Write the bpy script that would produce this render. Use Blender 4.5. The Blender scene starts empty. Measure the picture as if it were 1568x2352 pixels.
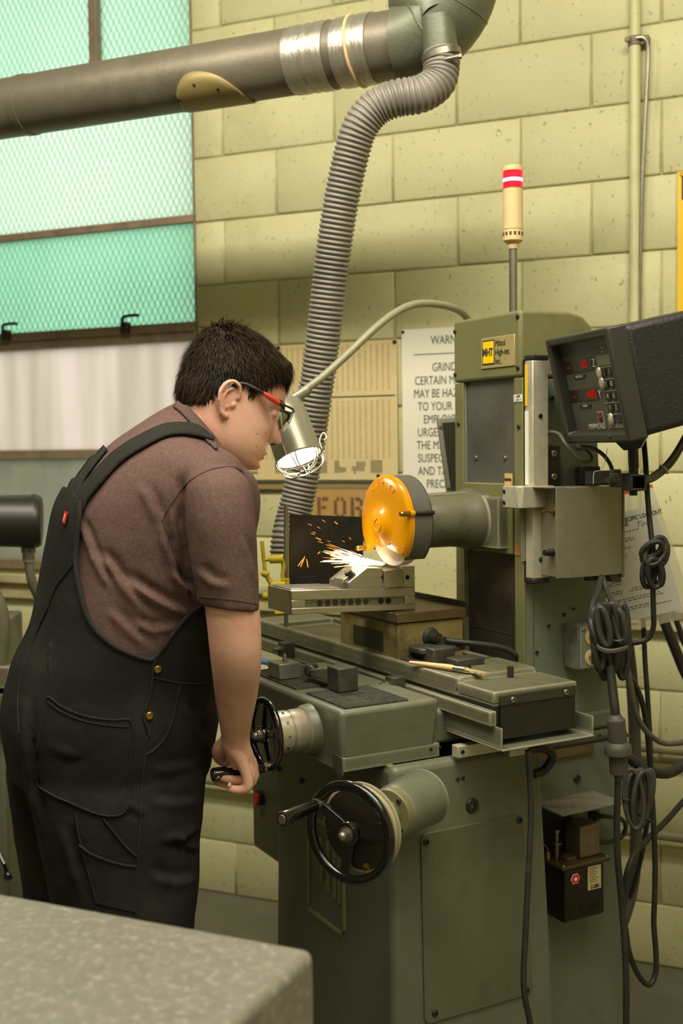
import bpy, bmesh, math, random
from math import sin, cos, pi, radians, sqrt, atan2, hypot
from mathutils import Vector, Matrix, noise
from mathutils.bvhtree import BVHTree
random.seed(7)
SC = bpy.context.scene
COL = SC.collection
V = Vector

# ---------------------------------------------------------------- camera
FPX, HC = 2700.0, 1.436
PITCH, ROLL = radians(3.2), radians(-0.75)
fw = V((0, cos(PITCH), -sin(PITCH)))
_r0, _u0 = V((1, 0, 0)), V((0, sin(PITCH), cos(PITCH)))
rt = _r0 * cos(ROLL) + _u0 * sin(ROLL)
up = _r0 * -sin(ROLL) + _u0 * cos(ROLL)
CAMP = V((0, 0, HC))
cd = bpy.data.cameras.new('camera')
cd.sensor_fit = 'VERTICAL'; cd.sensor_height = 36.0; cd.sensor_width = 24.0
cd.lens = FPX / 2352 * 36
cd.dof.use_dof = True; cd.dof.focus_distance = 2.12; cd.dof.aperture_fstop = 4.0
cam = bpy.data.objects.new('camera', cd); COL.objects.link(cam)
cam.matrix_world = Matrix(((rt.x, up.x, -fw.x, 0), (rt.y, up.y, -fw.y, 0), (rt.z, up.z, -fw.z, HC), (0, 0, 0, 1)))
SC.camera = cam

# ---------------------------------------------------------------- world, light, exposure
w = bpy.data.worlds.new('world'); SC.world = w; w.use_nodes = True
bg = w.node_tree.nodes['Background']
bg.inputs[0].default_value = (0.93, 1.0, 0.98, 1); bg.inputs[1].default_value = 2.0
SC.view_settings.view_transform = 'Standard'; SC.view_settings.look = 'None'
SC.view_settings.exposure = 0.0; SC.view_settings.gamma = 1.0; SC.view_settings.use_curve_mapping = False
SC.cycles.use_denoising = True
SC.cycles.max_bounces = 8

PH = radians(28.8)                      # machine yaw
MA, MB_ = V((sin(PH), -cos(PH), 0)), V((cos(PH), sin(PH), 0))
TW = radians(24.3)                      # wall yaw
WS, WN = V((cos(TW), -sin(TW), 0)), V((sin(TW), cos(TW), 0))
DN = 3.2245

def frame(x, y, o):
    return Matrix(((x.x, y.x, 0, o.x), (x.y, y.y, 0, o.y), (0, 0, 1, o.z), (0, 0, 0, 1)))
FM = frame(MA, MB_, MA * -2.05 + MB_ * 1.0)      # grinder: u along the table, v across it, z up
FL = frame(WS, WN, WN * DN)                      # block wall: s along, n into the wall, z up
FW = Matrix.Identity(4)

def area(name, loc, target, sx, sy, power, col):
    l = bpy.data.lights.new(name, 'AREA'); l.shape = 'RECTANGLE'; l.size = sx; l.size_y = sy
    l.energy = power; l.color = col
    o = bpy.data.objects.new(name, l); COL.objects.link(o); o.location = loc
    d = V(target) - V(loc)
    z = -d.normalized(); x = V((WS.x, WS.y, 0)); x = (x - z * x.dot(z)).normalized(); y = z.cross(x)
    o.matrix_world = Matrix(((x.x, y.x, z.x, loc[0]), (x.y, y.y, z.y, loc[1]), (x.z, y.z, z.z, loc[2]), (0, 0, 0, 1)))
    return o
def lw(s, n, z): return FL @ V((s, n, z))
def mw_(u, v, z): return FM @ V((u, v, z))
WARM = (1.0, 0.95, 0.79)
_p = lw(-0.8, -1.95, 3.12); area('ceiling_light_and_fill', _p, lw(-0.8, -.35, 1.2), 3.0, 0.22, 78, WARM)
_p = lw(0.1, -2.75, 3.45); area('ceiling_light_and_fill', _p, (_p.x, _p.y, 0), 3.0, 0.3, 62, WARM)  # added overhead fill to brighten the machine tops
_p = lw(0.3, -4.6, 3.5); area('ceiling_light_and_fill', _p, (_p.x, _p.y, 0), 3.2, 0.3, 36, WARM)  # added fill behind the camera for the camera-facing sides

# ---------------------------------------------------------------- pixel rays (used to measure positions off known planes and depths)
def ray(x, y):
    d = fw + rt * ((x - 784) / FPX) - up * ((y - 1176) / FPX)
    return d / d.y
def at(x, y, Y): return CAMP + ray(x, y) * Y
def px(p):
    d = V(p) - CAMP; z = d.dot(fw)
    return 784 + FPX * d.dot(rt) / z, 1176 - FPX * d.dot(up) / z

# ---------------------------------------------------------------- materials
def lin(h):
    h = h.lstrip('#'); r = []
    for i in (0, 2, 4):
        c = int(h[i:i + 2], 16) / 255
        r.append(c / 12.92 if c <= .04045 else ((c + .055) / 1.055) ** 2.4)
    return (*r, 1)
MATS = {}
def mat(name, col, rough=.5, metal=0., var=.12, scale=6., bump=0., bscale=60., dirt=None, dscale=3., damt=.5, trans=0., emit=None, estr=0., spec=.5, coat=0., rnd=0., stretch=(1, 1, 1), dcut=.5, sss=0., world=False, wear=None):
    if name in MATS: return MATS[name]
    m = bpy.data.materials.new(name); m.use_nodes = True; MATS[name] = m
    nt = m.node_tree; N = nt.nodes; L = nt.links
    b = N['Principled BSDF']; c = lin(col)
    b.inputs['Roughness'].default_value = rough; b.inputs['Metallic'].default_value = metal
    b.inputs['Specular IOR Level'].default_value = spec; b.inputs['Coat Weight'].default_value = coat
    if trans: b.inputs['Transmission Weight'].default_value = trans
    if sss:
        b.inputs['Subsurface Weight'].default_value = sss; b.inputs['Subsurface Radius'].default_value = (.012, .005, .003); b.inputs['Subsurface Scale'].default_value = 1.
    tc = N.new('ShaderNodeTexCoord'); mp = N.new('ShaderNodeMapping'); mp.inputs['Scale'].default_value = stretch
    ge = N.new('ShaderNodeNewGeometry')
    L.new(ge.outputs['Position'] if world else tc.outputs['Object'], mp.inputs[0])
    def noi(s, det=6, r=.6):
        n = N.new('ShaderNodeTexNoise'); n.inputs['Scale'].default_value = s; n.inputs['Detail'].default_value = det; n.inputs['Roughness'].default_value = r
        L.new(mp.outputs[0], n.inputs['Vector']); return n
    src = None
    if var:
        n = noi(scale); r = N.new('ShaderNodeValToRGB'); e = r.color_ramp.elements
        e[0].position = .3; e[1].position = .72
        e[0].color = tuple(max(0, x * (1 - var)) for x in c[:3]) + (1,); e[1].color = tuple(min(1, x * (1 + var)) for x in c[:3]) + (1,)
        L.new(n.outputs['Fac'], r.inputs[0]); src = r.outputs[0]
    if dirt:
        n2 = noi(dscale, 9, .68); r2 = N.new('ShaderNodeValToRGB'); e = r2.color_ramp.elements
        e[0].position = dcut; e[1].position = min(1, dcut + .22); e[0].color = (0, 0, 0, 1); e[1].color = (damt, damt, damt, 1)
        L.new(n2.outputs['Fac'], r2.inputs[0])
        mx = N.new('ShaderNodeMix'); mx.data_type = 'RGBA'; L.new(r2.outputs[0], mx.inputs['Factor'])
        mx.inputs['A'].default_value = c; mx.inputs['B'].default_value = lin(dirt)
        if src: L.new(src, mx.inputs['A'])
        src = mx.outputs['Result']
    if wear:                                   # paint rubbed thin along the edges
        bv = N.new('ShaderNodeBevel'); bv.samples = 4; bv.inputs['Radius'].default_value = .010
        dt = N.new('ShaderNodeVectorMath'); dt.operation = 'DOT_PRODUCT'; L.new(bv.outputs[0], dt.inputs[0]); L.new(ge.outputs['Normal'], dt.inputs[1])
        nw = noi(26, 6, .7); sb = N.new('ShaderNodeMath'); sb.operation = 'MULTIPLY_ADD'; L.new(nw.outputs['Fac'], sb.inputs[0]); sb.inputs[1].default_value = -.16; L.new(dt.outputs['Value'], sb.inputs[2])
        mr = N.new('ShaderNodeMapRange'); mr.inputs['From Min'].default_value = .895; mr.inputs['From Max'].default_value = .82; mr.inputs['To Max'].default_value = .75; L.new(sb.outputs[0], mr.inputs['Value'])
        mx = N.new('ShaderNodeMix'); mx.data_type = 'RGBA'; mx.inputs['B'].default_value = lin(wear); L.new(mr.outputs[0], mx.inputs['Factor'])
        if src: L.new(src, mx.inputs['A'])
        else: mx.inputs['A'].default_value = c
        src = mx.outputs['Result']
    if rnd:
        oi = N.new('ShaderNodeObjectInfo'); mr = N.new('ShaderNodeMapRange'); mr.inputs['To Min'].default_value = 1 - rnd; mr.inputs['To Max'].default_value = 1 + rnd
        L.new(oi.outputs['Random'], mr.inputs['Value'])
        hv = N.new('ShaderNodeHueSaturation'); L.new(mr.outputs[0], hv.inputs['Value'])
        if src: L.new(src, hv.inputs['Color'])
        else: hv.inputs['Color'].default_value = c
        src = hv.outputs[0]
    if src: L.new(src, b.inputs['Base Color'])
    else: b.inputs['Base Color'].default_value = c
    if bump:
        n3 = noi(bscale, 5, .6); bp = N.new('ShaderNodeBump'); bp.inputs['Strength'].default_value = bump; bp.inputs['Distance'].default_value = .004
        L.new(n3.outputs['Fac'], bp.inputs['Height']); L.new(bp.outputs[0], b.inputs['Normal'])
    if emit:
        b.inputs['Emission Color'].default_value = lin(emit); b.inputs['Emission Strength'].default_value = estr
    return m
def translucent(name, col, mixclear=0., dirt=None, dscale=5., stretch=(1, 1, 1), refl=.04, damt=.6):
    m = bpy.data.materials.new(name); m.use_nodes = True; MATS[name] = m
    nt = m.node_tree; N = nt.nodes; L = nt.links
    for n in list(N):
        if n.type != 'OUTPUT_MATERIAL': N.remove(n)
    out = [n for n in N if n.type == 'OUTPUT_MATERIAL'][0]
    t = N.new('ShaderNodeBsdfTranslucent'); t.inputs[0].default_value = lin(col)
    if dirt:
        tc = N.new('ShaderNodeTexCoord'); mp = N.new('ShaderNodeMapping'); mp.inputs['Scale'].default_value = stretch; L.new(tc.outputs['Object'], mp.inputs[0])
        n = N.new('ShaderNodeTexNoise'); n.inputs['Scale'].default_value = dscale; n.inputs['Detail'].default_value = 6; L.new(mp.outputs[0], n.inputs['Vector'])
        r = N.new('ShaderNodeValToRGB'); r.color_ramp.elements[0].position = .38; r.color_ramp.elements[1].position = .75
        r.color_ramp.elements[0].color = (0, 0, 0, 1); r.color_ramp.elements[1].color = (damt, damt, damt, 1)
        L.new(n.outputs['Fac'], r.inputs[0]); mx = N.new('ShaderNodeMix'); mx.data_type = 'RGBA'; mx.inputs['A'].default_value = lin(col); mx.inputs['B'].default_value = lin(dirt)
        L.new(r.outputs[0], mx.inputs['Factor']); L.new(mx.outputs['Result'], t.inputs[0])
    g = N.new('ShaderNodeBsdfGlossy'); g.inputs['Roughness'].default_value = .15
    ms = N.new('ShaderNodeMixShader'); ms.inputs[0].default_value = refl; L.new(t.outputs[0], ms.inputs[1]); L.new(g.outputs[0], ms.inputs[2])
    last = ms
    if mixclear:
        tr = N.new('ShaderNodeBsdfTransparent'); m2 = N.new('ShaderNodeMixShader'); m2.inputs[0].default_value = mixclear
        L.new(ms.outputs[0], m2.inputs[1]); L.new(tr.outputs[0], m2.inputs[2]); last = m2
    L.new(last.outputs[0], out.inputs[0]); return m
def emitter(name, col, s):
    m = bpy.data.materials.new(name); m.use_nodes = True; MATS[name] = m
    b = m.node_tree.nodes['Principled BSDF']; b.inputs['Base Color'].default_value = (0, 0, 0, 1); b.inputs['Specular IOR Level'].default_value = 0
    b.inputs['Emission Color'].default_value = lin(col); b.inputs['Emission Strength'].default_value = s; return m

PAINT = mat('machine_paint', '#636350', .42, 0, .12, 9, .12, 90, dirt='#3c3522', dscale=4.5, damt=.6, dcut=.52, wear='#a39f86')
PAINT2 = mat('machine_paint_worn', '#605d47', .4, 0, .16, 14, .1, 120, dirt='#2c271a', dscale=7, damt=.7, dcut=.52, wear='#aaa58c')
OLIVE = mat('olive_paint', '#6f6c46', .42, 0, .1, 10, .08, 90, dirt='#463f26', dscale=6, damt=.5, dcut=.55)
SIDE = mat('column_paint', '#626857', .5, 0, .08, 5, .1, 90, dirt='#474633', dscale=3, damt=.4, dcut=.58)
STEEL = mat('dull_steel', '#8d8878', .38, .85, .15, 18, .05, 200, dirt='#4a4436', dscale=14, damt=.5)
BRIGHT = mat('ground_steel', '#b6ae9c', .3, .9, .12, 22, .03, 300, stretch=(1, 1, 8))
DARKST = mat('black_oxide_steel', '#3a3731', .45, .6, .25, 20, .1, 120)
IRON = mat('dark_cast_iron', '#47443a', .5, .5, .3, 16, .2, 120, dirt='#6d6753', dscale=12, damt=.5)
BLACK = mat('black_enamel', '#0d0c0a', .18, 0, 0, coat=.6)
BLACKP = mat('black_plastic', '#1d1b17', .5, 0, .15, 30)
RUBBER = mat('cable_rubber', '#211f19', .55, 0, .25, 25, dirt='#454034', dscale=18, damt=.4)
GREYC = mat('grey_cable', '#4b483d', .55, 0, .2, 30)
ALUM = mat('brushed_aluminium', '#c4bda6', .42, .45, .1, 25, dirt='#8a7f66', dscale=20, damt=.4)
SHEET = mat('brushed_sheet_steel', '#8b8773', .38, .45, .12, 8, .04, 260, dirt='#5d5846', dscale=9, damt=.4)
BRASS = mat('brass', '#a08040', .35, .9, .2, 30)
WHITEP = mat('white_sign_plastic', '#e6e0cc', .5, 0, .03, 3)
INK = mat('dark_ink', '#35322a', .6, 0, 0)
CREAM = mat('cream_plastic', '#cdb07c', .5, 0, .06, 20)
YEL = mat('yellow_paint', '#e0b800', .45, 0, .06, 8)
YELW = mat('yellow_tool_paint', '#b5a01a', .45, 0, .2, 25, dirt='#3c3412', dscale=22, damt=.8)
RED = mat('red_plastic', '#c23a20', .4, 0, .08, 20)

# ---------------------------------------------------------------- geometry
class G:
    def __init__(s): s.v = []; s.f = []
    def add(s, vs, fs):
        n = len(s.v); s.v += [V(p) for p in vs]; s.f += [tuple(i + n for i in f) for f in fs]; return s
    def hexa(s, p):
        return s.add(p, [(0, 3, 2, 1), (4, 5, 6, 7), (0, 1, 5, 4), (1, 2, 6, 5), (2, 3, 7, 6), (3, 0, 4, 7)])
    def box(s, x0, x1, y0, y1, z0, z1):
        return s.hexa([(x0, y0, z0), (x1, y0, z0), (x1, y1, z0), (x0, y1, z0), (x0, y0, z1), (x1, y0, z1), (x1, y1, z1), (x0, y1, z1)])
    def obox(s, c, a, b, d):
        c, a, b, d = V(c), V(a), V(b), V(d)
        return s.hexa([c - a - b - d, c + a - b - d, c + a + b - d, c - a + b - d, c - a - b + d, c + a - b + d, c + a + b + d, c - a + b + d])
    def prism(s, poly, vec):
        n = len(poly); vec = V(vec); p = [V(q) for q in poly]
        return s.add(p + [q + vec for q in p], [tuple(range(n))[::-1], tuple(range(n, 2 * n))] + [(i, (i + 1) % n, n + (i + 1) % n, n + i) for i in range(n)])
    def loft(s, rings, cap=True, closed=False):
        n = len(rings[0]); m = len(rings); vs = [p for r in rings for p in r]; fs = []
        for i in range(m if closed else m - 1):
            j = (i + 1) % m
            for k in range(n): fs.append((i * n + k, i * n + (k + 1) % n, j * n + (k + 1) % n, j * n + k))
        if cap and not closed: fs += [tuple(range(n))[::-1], tuple(range((m - 1) * n, m * n))]
        return s.add(vs, fs)
    def lathe(s, p0, ax, prof, n=24, cap=True, closed=False):
        ax = V(ax).normalized(); e = perp(ax); f = ax.cross(e); p0 = V(p0)
        return s.loft([[p0 + ax * t + (e * cos(2 * pi * k / n) + f * sin(2 * pi * k / n)) * r for k in range(n)] for t, r in prof], cap, closed)
    def cyl(s, a, b, r, r2=None, n=20):
        a, b = V(a), V(b); d = (b - a).length
        return s.lathe(a, b - a, [(0, r), (d, r if r2 is None else r2)], n)
    def tube(s, pts, r, n=10, closed=False, cap=True, flat=1., flatdir=None):
        pts = [V(p) for p in pts]; m = len(pts); rings = []; pe = None
        for i, p in enumerate(pts):
            a = pts[(i - 1) % m] if (closed or i) else p; b = pts[(i + 1) % m] if (closed or i < m - 1) else p
            t = (b - a); t = t.normalized() if t.length > 1e-9 else V((0, 0, 1))
            if pe is None: e = perp(t)
            else:
                e = pe - t * pe.dot(t); e = e.normalized() if e.length > 1e-6 else perp(t)
            pe = e
            if flatdir is not None:
                e = V(flatdir) - t * V(flatdir).dot(t); e.normalize()
            f = t.cross(e); rr = r[i] if isinstance(r, (list, tuple)) else r
            rings.append([p + (e * cos(2 * pi * k / n) * flat + f * sin(2 * pi * k / n)) * rr for k in range(n)])
        return s.loft(rings, cap, closed)
    def torus(s, c, ax, R, r, n=36, m=10, flat=1.):
        ax = V(ax).normalized(); e = perp(ax); f = ax.cross(e); c = V(c)
        return s.loft([[c + (e * cos(a) + f * sin(a)) * (R + r * cos(2 * pi * k / m)) + ax * (r * flat * sin(2 * pi * k / m)) for k in range(m)] for a in (2 * pi * i / n for i in range(n))], closed=True)
    def ell(s, c, rx, ry, rz, X=V((1, 0, 0)), Y=V((0, 1, 0)), Z=V((0, 0, 1)), n=20, m=12):
        c = V(c); rings = []
        for i in range(m + 1):
            a = -pi / 2 + pi * (i + (.02 if i == 0 else -.02 if i == m else 0)) / m
            rings.append([c + X * rx * cos(a) * cos(2 * pi * k / n) + Y * ry * cos(a) * sin(2 * pi * k / n) + Z * rz * sin(a) for k in range(n)])
        return s.loft(rings)
def perp(t):
    a = V((0, 0, 1)) if abs(t.z) < .9 else V((1, 0, 0))
    return (a - t * a.dot(t)).normalized()
def smooth(pts, k=6, closed=False):
    pts = [V(p) for p in pts]; n = len(pts); out = []
    for i in range(n if closed else n - 1):
        if closed: a, b, c, d = pts[i - 1], pts[i], pts[(i + 1) % n], pts[(i + 2) % n]
        else: a, b, c, d = pts[max(i - 1, 0)], pts[i], pts[i + 1], pts[min(i + 2, n - 1)]
        for j in range(k):
            t = j / k
            out.append(.5 * ((2 * b) + (c - a) * t + (2 * a - 5 * b + 4 * c - d) * t * t + (3 * b - a - 3 * c + d) * t ** 3))
    if not closed: out.append(pts[-1])
    return out
def smoothf(vals, k=6):
    return [p.x for p in smooth([V((v, 0, 0)) for v in vals], k)]

def link(name, me, m, parent=None, bevel=0., seg=2, sm=35, kind=None, label=None):
    o = bpy.data.objects.new(name, me); COL.objects.link(o)
    if m is not None: me.materials.append(m)
    if parent is not None: o.parent = parent
    if sm: me.shade_smooth(); me.set_sharp_from_angle(angle=radians(sm))
    if bevel:
        b = o.modifiers.new('bevel', 'BEVEL'); b.width = bevel; b.segments = seg; b.limit_method = 'ANGLE'; b.angle_limit = radians(40); b.use_clamp_overlap = True
    if kind: o['kind'] = kind
    if label: o['label'] = label
    return o
def tomesh(g, org=V((0, 0, 0))):
    me = bpy.data.meshes.new('m'); me.from_pydata([tuple(p - org) for p in g.v], [], g.f)
    bm = bmesh.new(); bm.from_mesh(me); bmesh.ops.recalc_face_normals(bm, faces=bm.faces); bm.to_mesh(me); bm.free()
    return me
class T:
    """one thing: an Empty at its base (frame coordinates org) that parents its parts"""
    def __init__(s, name, label=None, cat=None, org=(0, 0, 0), F=FW, group=None, kind=None):
        s.F = F; s.org = V(org); s.o = bpy.data.objects.new(name, None); COL.objects.link(s.o)
        s.o.empty_display_size = .05
        s.o.matrix_world = F @ Matrix.Translation(s.org)
        if label: s.o['label'] = label
        if cat: s.o['category'] = cat
        if group: s.o['group'] = group
        if kind: s.o['kind'] = kind
        s.kids = []
    def part(s, name, g, m, parent=None, **k):
        o = link(name, tomesh(g, s.org), m, parent or s.o, **k); s.kids.append(o); return o
    def put(s, name, me, m, parent, loc, R=None, **k):           # a part that shares mesh data
        o = bpy.data.objects.new(name, me); COL.objects.link(o); o.parent = parent or s.o
        M = Matrix.Translation(V(loc) - s.org)
        o.matrix_local = M @ R.to_4x4() if R is not None else M
        for q, v in k.items(): o[q] = v
        return o
    def text(s, name, body, loc, right, upv, size, m, parent=None, align='CENTER', ex=.0004, sx=1., bold=0., shear=0.):
        c = bpy.data.curves.new('t', 'FONT'); c.body = body; c.size = size; c.align_x = align; c.align_y = 'CENTER'; c.extrude = ex; c.resolution_u = 3
        c.offset = bold; c.shear = shear; c.space_line = 1.0
        o = bpy.data.objects.new(name, c); COL.objects.link(o); o.parent = parent or s.o; c.materials.append(m)
        r = V(right).normalized(); u = V(upv); u = (u - r * u.dot(r)).normalized(); n = r.cross(u); p = V(loc) - s.org
        o.matrix_local = Matrix(((r.x * sx, u.x, n.x, p.x), (r.y * sx, u.y, n.y, p.y), (r.z * sx, u.z, n.z, p.z), (0, 0, 0, 1)))
        return o
def single(name, g, m, F, label, cat, group=None, org=None, kind=None, **k):
    """a thing that is one mesh"""
    if org is None:
        n = len(g.v); org = V((sum(p.x for p in g.v) / n, sum(p.y for p in g.v) / n, min(p.z for p in g.v)))
    org = V(org); o = link(name, tomesh(g, org), m, None, **k); o.matrix_world = F @ Matrix.Translation(org)
    if label: o['label'] = label
    if cat: o['category'] = cat
    if group: o['group'] = group
    if kind: o['kind'] = kind
    return o
def align(n, tw=0.):
    n = V(n).normalized(); e = perp(n); f = n.cross(e)
    R = Matrix(((e.x, f.x, n.x), (e.y, f.y, n.y), (e.z, f.z, n.z)))
    return R @ Matrix.Rotation(tw, 3, 'Z')
_sc = {}
def screw(t, loc, n, r=.005, m=None, parent=None, name='screw'):
    m = m or DARKST; key = (round(r, 4), m.name)
    if key not in _sc:
        g = G(); g.lathe((0, 0, 0), (0, 0, 1), [(-r * .2, r), (r * .35, r), (r * .55, r * .8), (r * .55, r * .45), (r * .2, r * .42)], 10)
        me = tomesh(g); me.materials.append(m); me.shade_smooth(); me.set_sharp_from_angle(angle=radians(35)); _sc[key] = me
    return t.put(name, _sc[key], m, parent, loc, align(n, random.random() * 3))
def voxel(g, size, iters=2, fac=.5):
    me = tomesh(g); o = bpy.data.objects.new('tmp', me); COL.objects.link(o)
    r = o.modifiers.new('r', 'REMESH'); r.mode = 'VOXEL'; r.voxel_size = size
    if iters:
        q = o.modifiers.new('s', 'SMOOTH'); q.iterations = iters; q.factor = fac
    dg = bpy.context.evaluated_depsgraph_get(); e = o.evaluated_get(dg)
    out = bpy.data.meshes.new_from_object(e); bpy.data.objects.remove(o); bpy.data.meshes.remove(me); return out
# ================================================================ the room
BLK = mat('painted_block', '#c6c092', .6, 0, .06, 4, .35, 45, dirt='#9c9762', dscale=3.2, damt=.45, dcut=.56, rnd=.05, world=True)
# fine dark pits and drips on the paint
def speckle(m, sc=95., amt=.6, col='#4f4a2a', cut=.65):
    nt = m.node_tree; N = nt.nodes; L = nt.links; b = N['Principled BSDF']
    lk = b.inputs['Base Color'].links[0]; src = lk.from_socket
    tc = N.new('ShaderNodeNewGeometry'); mp = N.new('ShaderNodeMapping'); L.new(tc.outputs['Position'], mp.inputs[0]); mp.inputs['Scale'].default_value = (1, 1, .75)
    n = N.new('ShaderNodeTexNoise'); n.inputs['Scale'].default_value = sc; n.inputs['Detail'].default_value = 4; L.new(mp.outputs[0], n.inputs['Vector'])
    r = N.new('ShaderNodeValToRGB'); r.color_ramp.elements[0].position = cut; r.color_ramp.elements[1].position = cut + .06
    r.color_ramp.elements[0].color = (0, 0, 0, 1); r.color_ramp.elements[1].color = (amt, amt, amt, 1); L.new(n.outputs['Fac'], r.inputs[0])
    mx = N.new('ShaderNodeMix'); mx.data_type = 'RGBA'; mx.inputs['B'].default_value = lin(col); L.new(r.outputs[0], mx.inputs['Factor']); L.new(src, mx.inputs['A'])
    L.new(mx.outputs['Result'], b.inputs['Base Color'])
speckle(BLK)
MORT = mat('painted_mortar', '#b0ab7c', .8, 0, .15, 12, .3, 60, dirt='#5a5330', dscale=9, damt=.7, dcut=.5)
CONC = mat('concrete_floor', '#6f6b5a', .6, 0, .18, 3, .15, 60, dirt='#57523f', dscale=2, damt=.5)
WPLAIN = mat('painted_wall', '#c2be8c', .7, 0, .06, 2)
CEIL = mat('ceiling_paint', '#c9c6b0', .8, 0, .05, 2)
WS0, WS1, WZ0, WZ1 = -3.15, -1.95, 1.05, 3.1
g = G().box(WS1, 2.6, .007, .16, -.02, 3.7).box(WS0, WS1, .007, .16, -.02, WZ0 - .02).box(WS0, WS1, .012, .16, WZ1, 3.7).box(-5.2, WS0, .012, .16, -.02, 3.7)
wall = T('wall_back', None, None, (-.8, 0, 0), FL, kind='structure')
wall.part('mortar_backing', g, MORT, sm=0)
CH, CW = .197, .381
def block_mesh(wd, h):
    k = (round(wd, 3), round(h, 3))
    if k in block_mesh.c: return block_mesh.c[k]
    j = .0022; b = .005; g = G()
    o = [(j, .013, j), (wd - j, .013, j), (wd - j, .013, h - j), (j, .013, h - j)]
    mid = [(x, .0035, z) for x, _, z in o]
    i = [(j + b, 0, j + b), (wd - j - b, 0, j + b), (wd - j - b, 0, h - j - b), (j + b, 0, h - j - b)]
    g.add(o + mid + i, [(0, 1, 5, 4), (1, 2, 6, 5), (2, 3, 7, 6), (3, 0, 4, 7), (4, 5, 9, 8), (5, 6, 10, 9), (6, 7, 11, 10), (7, 4, 8, 11), (8, 9, 10, 11)])
    me = tomesh(g); me.materials.append(BLK); me.shade_smooth(); me.set_sharp_from_angle(angle=radians(60)); block_mesh.c[k] = me; return me
block_mesh.c = {}
for k in range(-10, 8):
    z0 = 1.945 + CH * k; z1 = z0 + CH; z0 = max(z0, 0.)
    off = -.701 if k % 2 == 0 else -.897 + .0
    s0 = off - CW * 8
    while s0 < 1.2:
        a, b = s0, s0 + CW; zz1 = z1; s0 += CW
        if b < -3.6: continue
        if z1 > WZ0 and z0 < WZ1:
            if z0 < WZ0 - .03:
                if b <= WS1 + .02: zz1 = WZ0 - .02
            else:
                if b <= WS1 + .02: continue
                a = max(a, WS1)
        if b - a < .03 or zz1 - z0 < .03: continue
        wall.put('concrete_block', block_mesh(b - a, zz1 - z0), BLK, None, (a, random.uniform(-.0012, .0012), z0))
single('floor', G().box(-6, 6, -3.2, 6, -.1, 0), CONC, FW, None, None, kind='structure', sm=0)
single('ceiling', G().box(-5.2, 2.6, -6.6, .16, 3.7, 3.8), CEIL, FL, None, None, kind='structure', sm=0)
single('wall_left', G().box(-5.3, -5.2, -6.6, .16, -.02, 3.7), WPLAIN, FL, None, None, kind='structure', sm=0)
single('wall_right', G().box(2.6, 2.7, -6.6, .16, -.02, 3.7), WPLAIN, FL, None, None, kind='structure', sm=0)
single('wall_front', G().box(-5.2, 2.6, -6.7, -6.6, -.02, 3.7), WPLAIN, FL, None, None, kind='structure', sm=0)
# ledge where the wall thickens below, with a rail
LEDGE = mat('ledge_paint', '#b9ad82', .6, 0, .12, 9, dirt='#5d5233', dscale=6, damt=.6)
single('trim_1', G().box(-3.6, 1.2, -.055, .012, .985, 1.003).box(-3.6, 1.2, -.03, .012, .93, .985), LEDGE, FL, None, None, kind='structure', bevel=.003)

# ---- window 1: steel sash, wired green glass
STEELW = mat('window_steel', '#8a7660', .6, .1, .18, 14, dirt='#4c3f30', dscale=10, damt=.6)
win = T('window_1', None, None, (-2.4, 0, WZ0), FL, kind='structure')
g = G()
for z0, z1, d in ((2.545, 2.57, .012), (2.150, 2.174, .012), (1.778, 1.812, -.004), (1.406, 1.436, .0), (1.03, 1.062, -.02)):
    g.box(WS0, WS1, d, .05, z0, z1)
g.box(WS0, WS1, -.012, .05, 1.806, 1.835)
g.box(WS1 - .012, WS1, .012, .08, WZ0, WZ1).box(-2.336, -2.306, .0, .05, 2.56, WZ1)
win.part('frame', g, STEELW, bevel=.002)
PTOP = translucent('mint_wired_glass', '#e2f3e4', 0, '#d0ead8', 2.5, (1, 1, .5), damt=.5)
PMID = translucent('pale_wired_glass', '#eef7ea', 0, '#e0f0e0', 2.5, (1, 1, .5), damt=.5)
PGRN = translucent('green_wired_glass', '#cdecd9', 0, '#b4dfc6', 3, (1, 1, .5), damt=.6)  # greener glass, also darkened in colour for the overhang shade behind it
PMLK = translucent('milky_glass', '#f0e4dc', 0, '#cdc7b6', 4, (3, 1, .25), damt=.7)
PCLR = translucent('dusty_clear_glass', '#aaa28e', .40, '#7f806a', 5)
for nm, a, b, z0, z1, m, lb in (('pane', WS0, -2.33, 2.56, WZ1, PTOP, None), ('pane', -2.31, WS1, 2.56, WZ1, PTOP, None), ('pane', WS0, WS1, 2.17, 2.55, PMID, None), ('pane', WS0, WS1, 1.83, 2.155, PGRN, 'green pane, deepest in colour'), ('pane', WS0, WS1, 1.43, 1.785, PMLK, 'milky white pane'), ('pane', WS0, WS1, 1.06, 1.412, PCLR, 'dusty see-through pane')):
    win.part(nm, G().box(a, b, .030, .034, z0, z1), m, sm=0, label=lb)
MESHM = mat('mesh_wire', '#7fb592', .5, 0, .1, 10)
def diamonds(z0, z1, s0, s1):
    g = G(); pw_, ph = .0112, .044; w_ = .0019; n = int((s1 - s0) / pw_); rows = int((z1 - z0) / (ph / 2))
    for i in range(n + 1):
            pts = []
            for r in range(rows + 1):
                x = s0 + i * pw_ + (pw_ / 2 if (r + i) % 2 else -pw_ / 2)
                pts.append((min(max(x, s0), s1), z0 + r * ph / 2))
            vs = []
            for x, z in pts: vs += [(x - w_, .020, z), (x + w_, .0185, z)]
            g.add(vs, [(2 * r, 2 * r + 1, 2 * r + 3, 2 * r + 2) for r in range(len(pts) - 1)])
    return g
for z0, z1 in ((2.572, WZ1), (2.176, 2.545), (1.836, 2.150)):
    win.part('wire_mesh', diamonds(z0, z1, -2.95, WS1 - .014), MESHM, sm=0, kind='stuff')
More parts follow.
